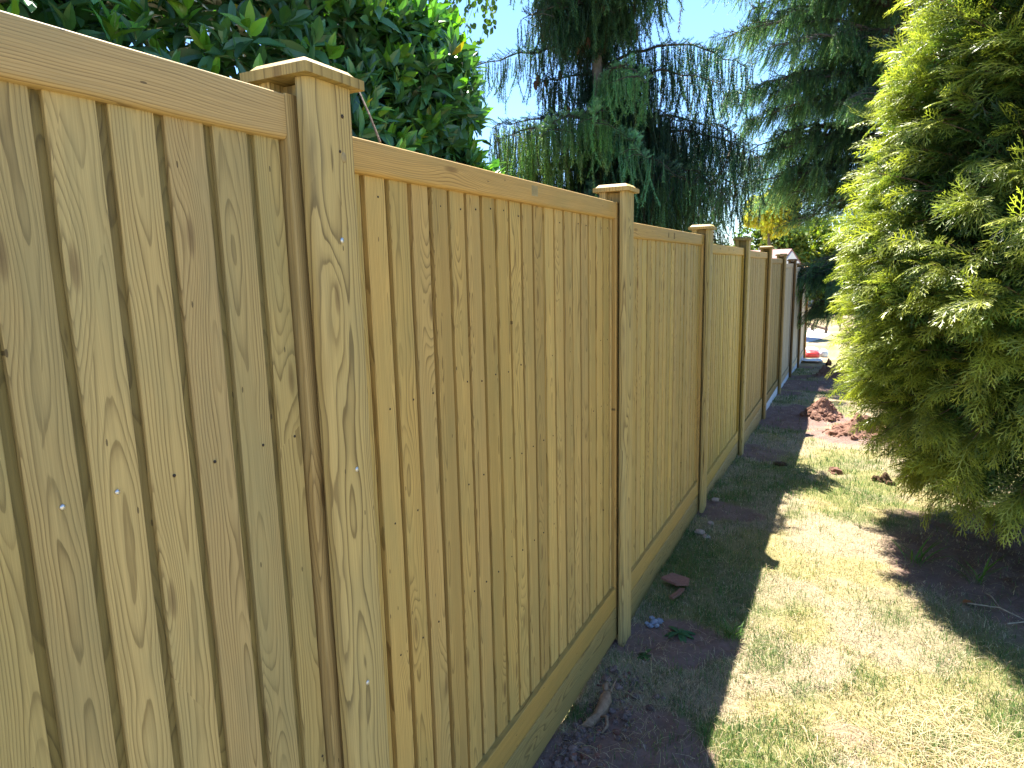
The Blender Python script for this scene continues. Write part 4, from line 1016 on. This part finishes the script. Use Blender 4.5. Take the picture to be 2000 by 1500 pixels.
def tuft(label, x, y, n, L, seed):
    rng = np.random.default_rng(seed); z = float(gz(x, y)); a = rng.uniform(0, 6.28, n); d = np.stack([np.cos(a) * .5, np.sin(a) * .5, rng.uniform(.7, 1.6, n)], -1)
    tv = tmpl_leaf(.06, .45, .01); P = np.stack([x + rng.normal(0, .02, n), y + rng.normal(0, .02, n), np.full(n, z)], -1)
    V, F, C = inst(tv[0], tv[1], frame(d) * (L * rng.uniform(.5, 1.1, n))[:, None, None], P, jcol((.09, .17, .035), n, rng)); o = mesh_np("grass_tuft", V, F, WEED, col=C, origin=(x, y, z)); tag(o, label, "grass tuft")
tuft("tall green grass tuft at the shadow edge before the golden conifer", 1.33, 4.45, 16, .19, 3)
tuft("tall grass tuft growing in the dark shade under the golden conifer", 1.60, 4.30, 14, .20, 4)
tuft("bright green grass tuft crossing the edge of the fence shadow", .46, 3.16, 60, .09, 5)
# twigs and a fallen leaf in the conifer's shade
for i, (p, q, lab) in enumerate((((1.52, 3.98), (1.78, 3.86), "long pale dry twig in the conifer shade near the fallen leaf"), ((1.66, 3.80), (1.92, 3.92), "crossing dry twig lying rightmost in the conifer shade"), ((1.62, 4.16), (1.66, 3.96), "short upright pale twig at the edge of the conifer shade"))):
    V, F, C = tube([zz(*p, .02), zz((p[0] + q[0]) / 2, (p[1] + q[1]) / 2 + .02, .035), zz(*q, .02)], [.004, .0035, .002], 6, (.34, .28, .20), .3, i); o = mesh_np("dry_twig", V, F, BARK, col=C, origin=zz(*p, 0)); tag(o, lab, "twig", "dry twigs in the conifer shade")
tv = tmpl_leaf(.7, .3, .1); V, F, C = inst(tv[0], tv[1], frame(np.array([[.8, .4, .25]])) * .055, np.array([zz(1.50, 3.98, .015)]), np.array([[.34, .13, .05]])); o = mesh_np("fallen_leaf", V, F, WEED, col=C, origin=zz(1.50, 3.98, .0)); tag(o, "curled orange brown fallen leaf beside the dry twigs", "leaf")
# loose crumbs of soil and brick by the near gravel board
rng = np.random.default_rng(88); ps = []
for i in range(900):
    x, y = abs(rng.normal(.06, .10)) - .01, rng.uniform(1.45, 2.72)
    if rng.random() < .22: x, y = rng.normal(.05, .03), rng.normal(2.10, .10)
    r = rng.choice([.004, .007, .012, .018], p=[.42, .34, .18, .06]); red = rng.random() < .18
    col = np.array((.25, .12, .09) if red else (.20, .14, .12)) * rng.uniform(.6, 1.25)
    ps.append(blob((x, y, float(gz(x, y)) + r * .35), (r, r * rng.uniform(.6, 1.1), r * .75), 3000 + i, .55, (7, 5), col, 2))
V, F, C = merge(ps); o = mesh_np("soil_crumbs", V, F, SOIL, col=C); tag(o, "loose crumbs of dark soil and brick along the near gravel board", "rubble", kind="stuff")

# ------------------------------------------------------------------ grass
def grass():
    rng = np.random.default_rng(99)
    N = 470000
    u = rng.random(N); y = (1.5 ** -.9 + u * (14.5 ** -.9 - 1.5 ** -.9)) ** (-1 / .9)
    xr = .906 + .22 * y + 1.1; x = rng.uniform(-.04, 1, N) * (xr + .0) ; x = np.where(rng.random(N) < .03, rng.uniform(-1.2, -.1, N), x)
    s = soil_mask(x, y); g = green_mask(x, y); m = moss_mask(x, y)
    clump = fbm(x * 14, y * 14, 0, 55, 2)
    keep = (rng.random(N) > s * .93) & (rng.random(N) < .25 + 1.3 * (clump - .25))
    x, y, s, g, m = x[keep], y[keep], s[keep], g[keep], m[keep]; N = len(x)
    far = np.clip(y / 4, 1, 3)
    isg = rng.random(N) < .16 + .62 * g; ism = ~isg & (rng.random(N) < .75 * m)
    L = np.where(isg, rng.uniform(.016, .050, N), np.where(ism, rng.uniform(.008, .018, N), rng.uniform(.012, .036, N))) * far ** .35
    wd = np.where(ism, rng.uniform(.0022, .004, N), rng.uniform(.0013, .0026, N)) * far
    lean = np.where(isg, rng.uniform(.2, .9, N), np.where(ism, rng.uniform(.2, 1.2, N), rng.uniform(.9, 1.5, N)))
    a = rng.uniform(0, 2 * PI, N); d = np.stack([np.cos(a), np.sin(a)], -1)
    z = gz(x, y) - .002; P0 = np.stack([x, y, z], -1)
    sd = np.stack([-d[:, 1], d[:, 0], 0 * x], -1) * (wd / 2)[:, None]
    l1, l2 = lean * .7, np.minimum(lean * 1.25, 1.62)
    P1 = P0 + np.c_[d * (np.sin(l1) * L * .55)[:, None], np.cos(l1) * L * .55]
    P2 = P1 + np.c_[d * (np.sin(l2) * L * .5)[:, None], np.cos(l2) * L * .5 + .001]
    V = np.stack([P0 - sd, P0 + sd, P1 + sd * .8, P1 - sd * .8, P2], 1).reshape(-1, 3)
    b = np.arange(N)[:, None] * 5
    Q = b + np.array([[0, 1, 2, 3]]); T = b + np.array([[3, 2, 4]])
    col = np.where(isg[:, None], jcol((.09, .175, .045), N, rng, .25, .12), np.where(ism[:, None], jcol((.38, .34, .13), N, rng, .2), jcol((.50, .41, .27), N, rng, .25, .06)))
    C = np.repeat(col[:, None], 5, 1).reshape(-1, 3)
    o = mesh_np("lawn_grass", V, [Q, T], leafmat("grass_blade", .55, .25, .30, (1.1, 1.15, .8), .1, 30), col=C); tag(o, "short patchy yellow green lawn grass and moss", "grass", kind="stuff")
    # dry stalks lying about
    n = 5600; u = rng.random(n); y = (1.5 ** -.8 + u * (11 ** -.8 - 1.5 ** -.8)) ** (-1 / .8); x = rng.uniform(.0, 1, n) * (.906 + .22 * y + 1.0)
    k_ = rng.random(n) < .10; x[k_] = rng.normal(1.36, .16, k_.sum()); y[k_] = rng.normal(2.74, .13, k_.sum())   # a raked wisp of straw
    a = rng.uniform(0, 2 * PI, n); L = np.where(k_, 2.0, 1.0) * rng.uniform(.02, .09, n) * np.where(rng.random(n) < .12, 1.8, 1); cv_ = rng.normal(0, .3, n); wd = rng.uniform(.0008, .0018, n) * np.clip(y / 4, 1, 2.2); lift = rng.uniform(.002, .02, n)
    pts = []
    for k in range(4):
        f = k / 3; an = a + cv_ * f; px = x + np.cos(an) * L * f; py = y + np.sin(an) * L * f; pts.append(np.stack([px, py, gz(px, py) + .010 + lift * math.sin(f * PI) + .006 * f], -1))
    sd = np.stack([-np.sin(a), np.cos(a), 0 * a], -1) * (wd / 2)[:, None]
    V = np.stack([q for p in pts for q in (p - sd, p + sd)], 1).reshape(-1, 3); b = np.arange(n)[:, None] * 8
    Q = np.concatenate([b + np.array([[2 * k, 2 * k + 1, 2 * k + 3, 2 * k + 2]]) for k in range(3)]); C = np.repeat(jcol((.50, .41, .23), n, rng, .25)[:, None], 8, 1).reshape(-1, 3)
    o = mesh_np("dry_straw", V, [Q], leafmat("straw", .6, .2, .25, (1.05, 1, .8), .1, 30), col=C); tag(o, "loose pale dry grass stalks lying over the lawn", "straw", kind="stuff")
grass()
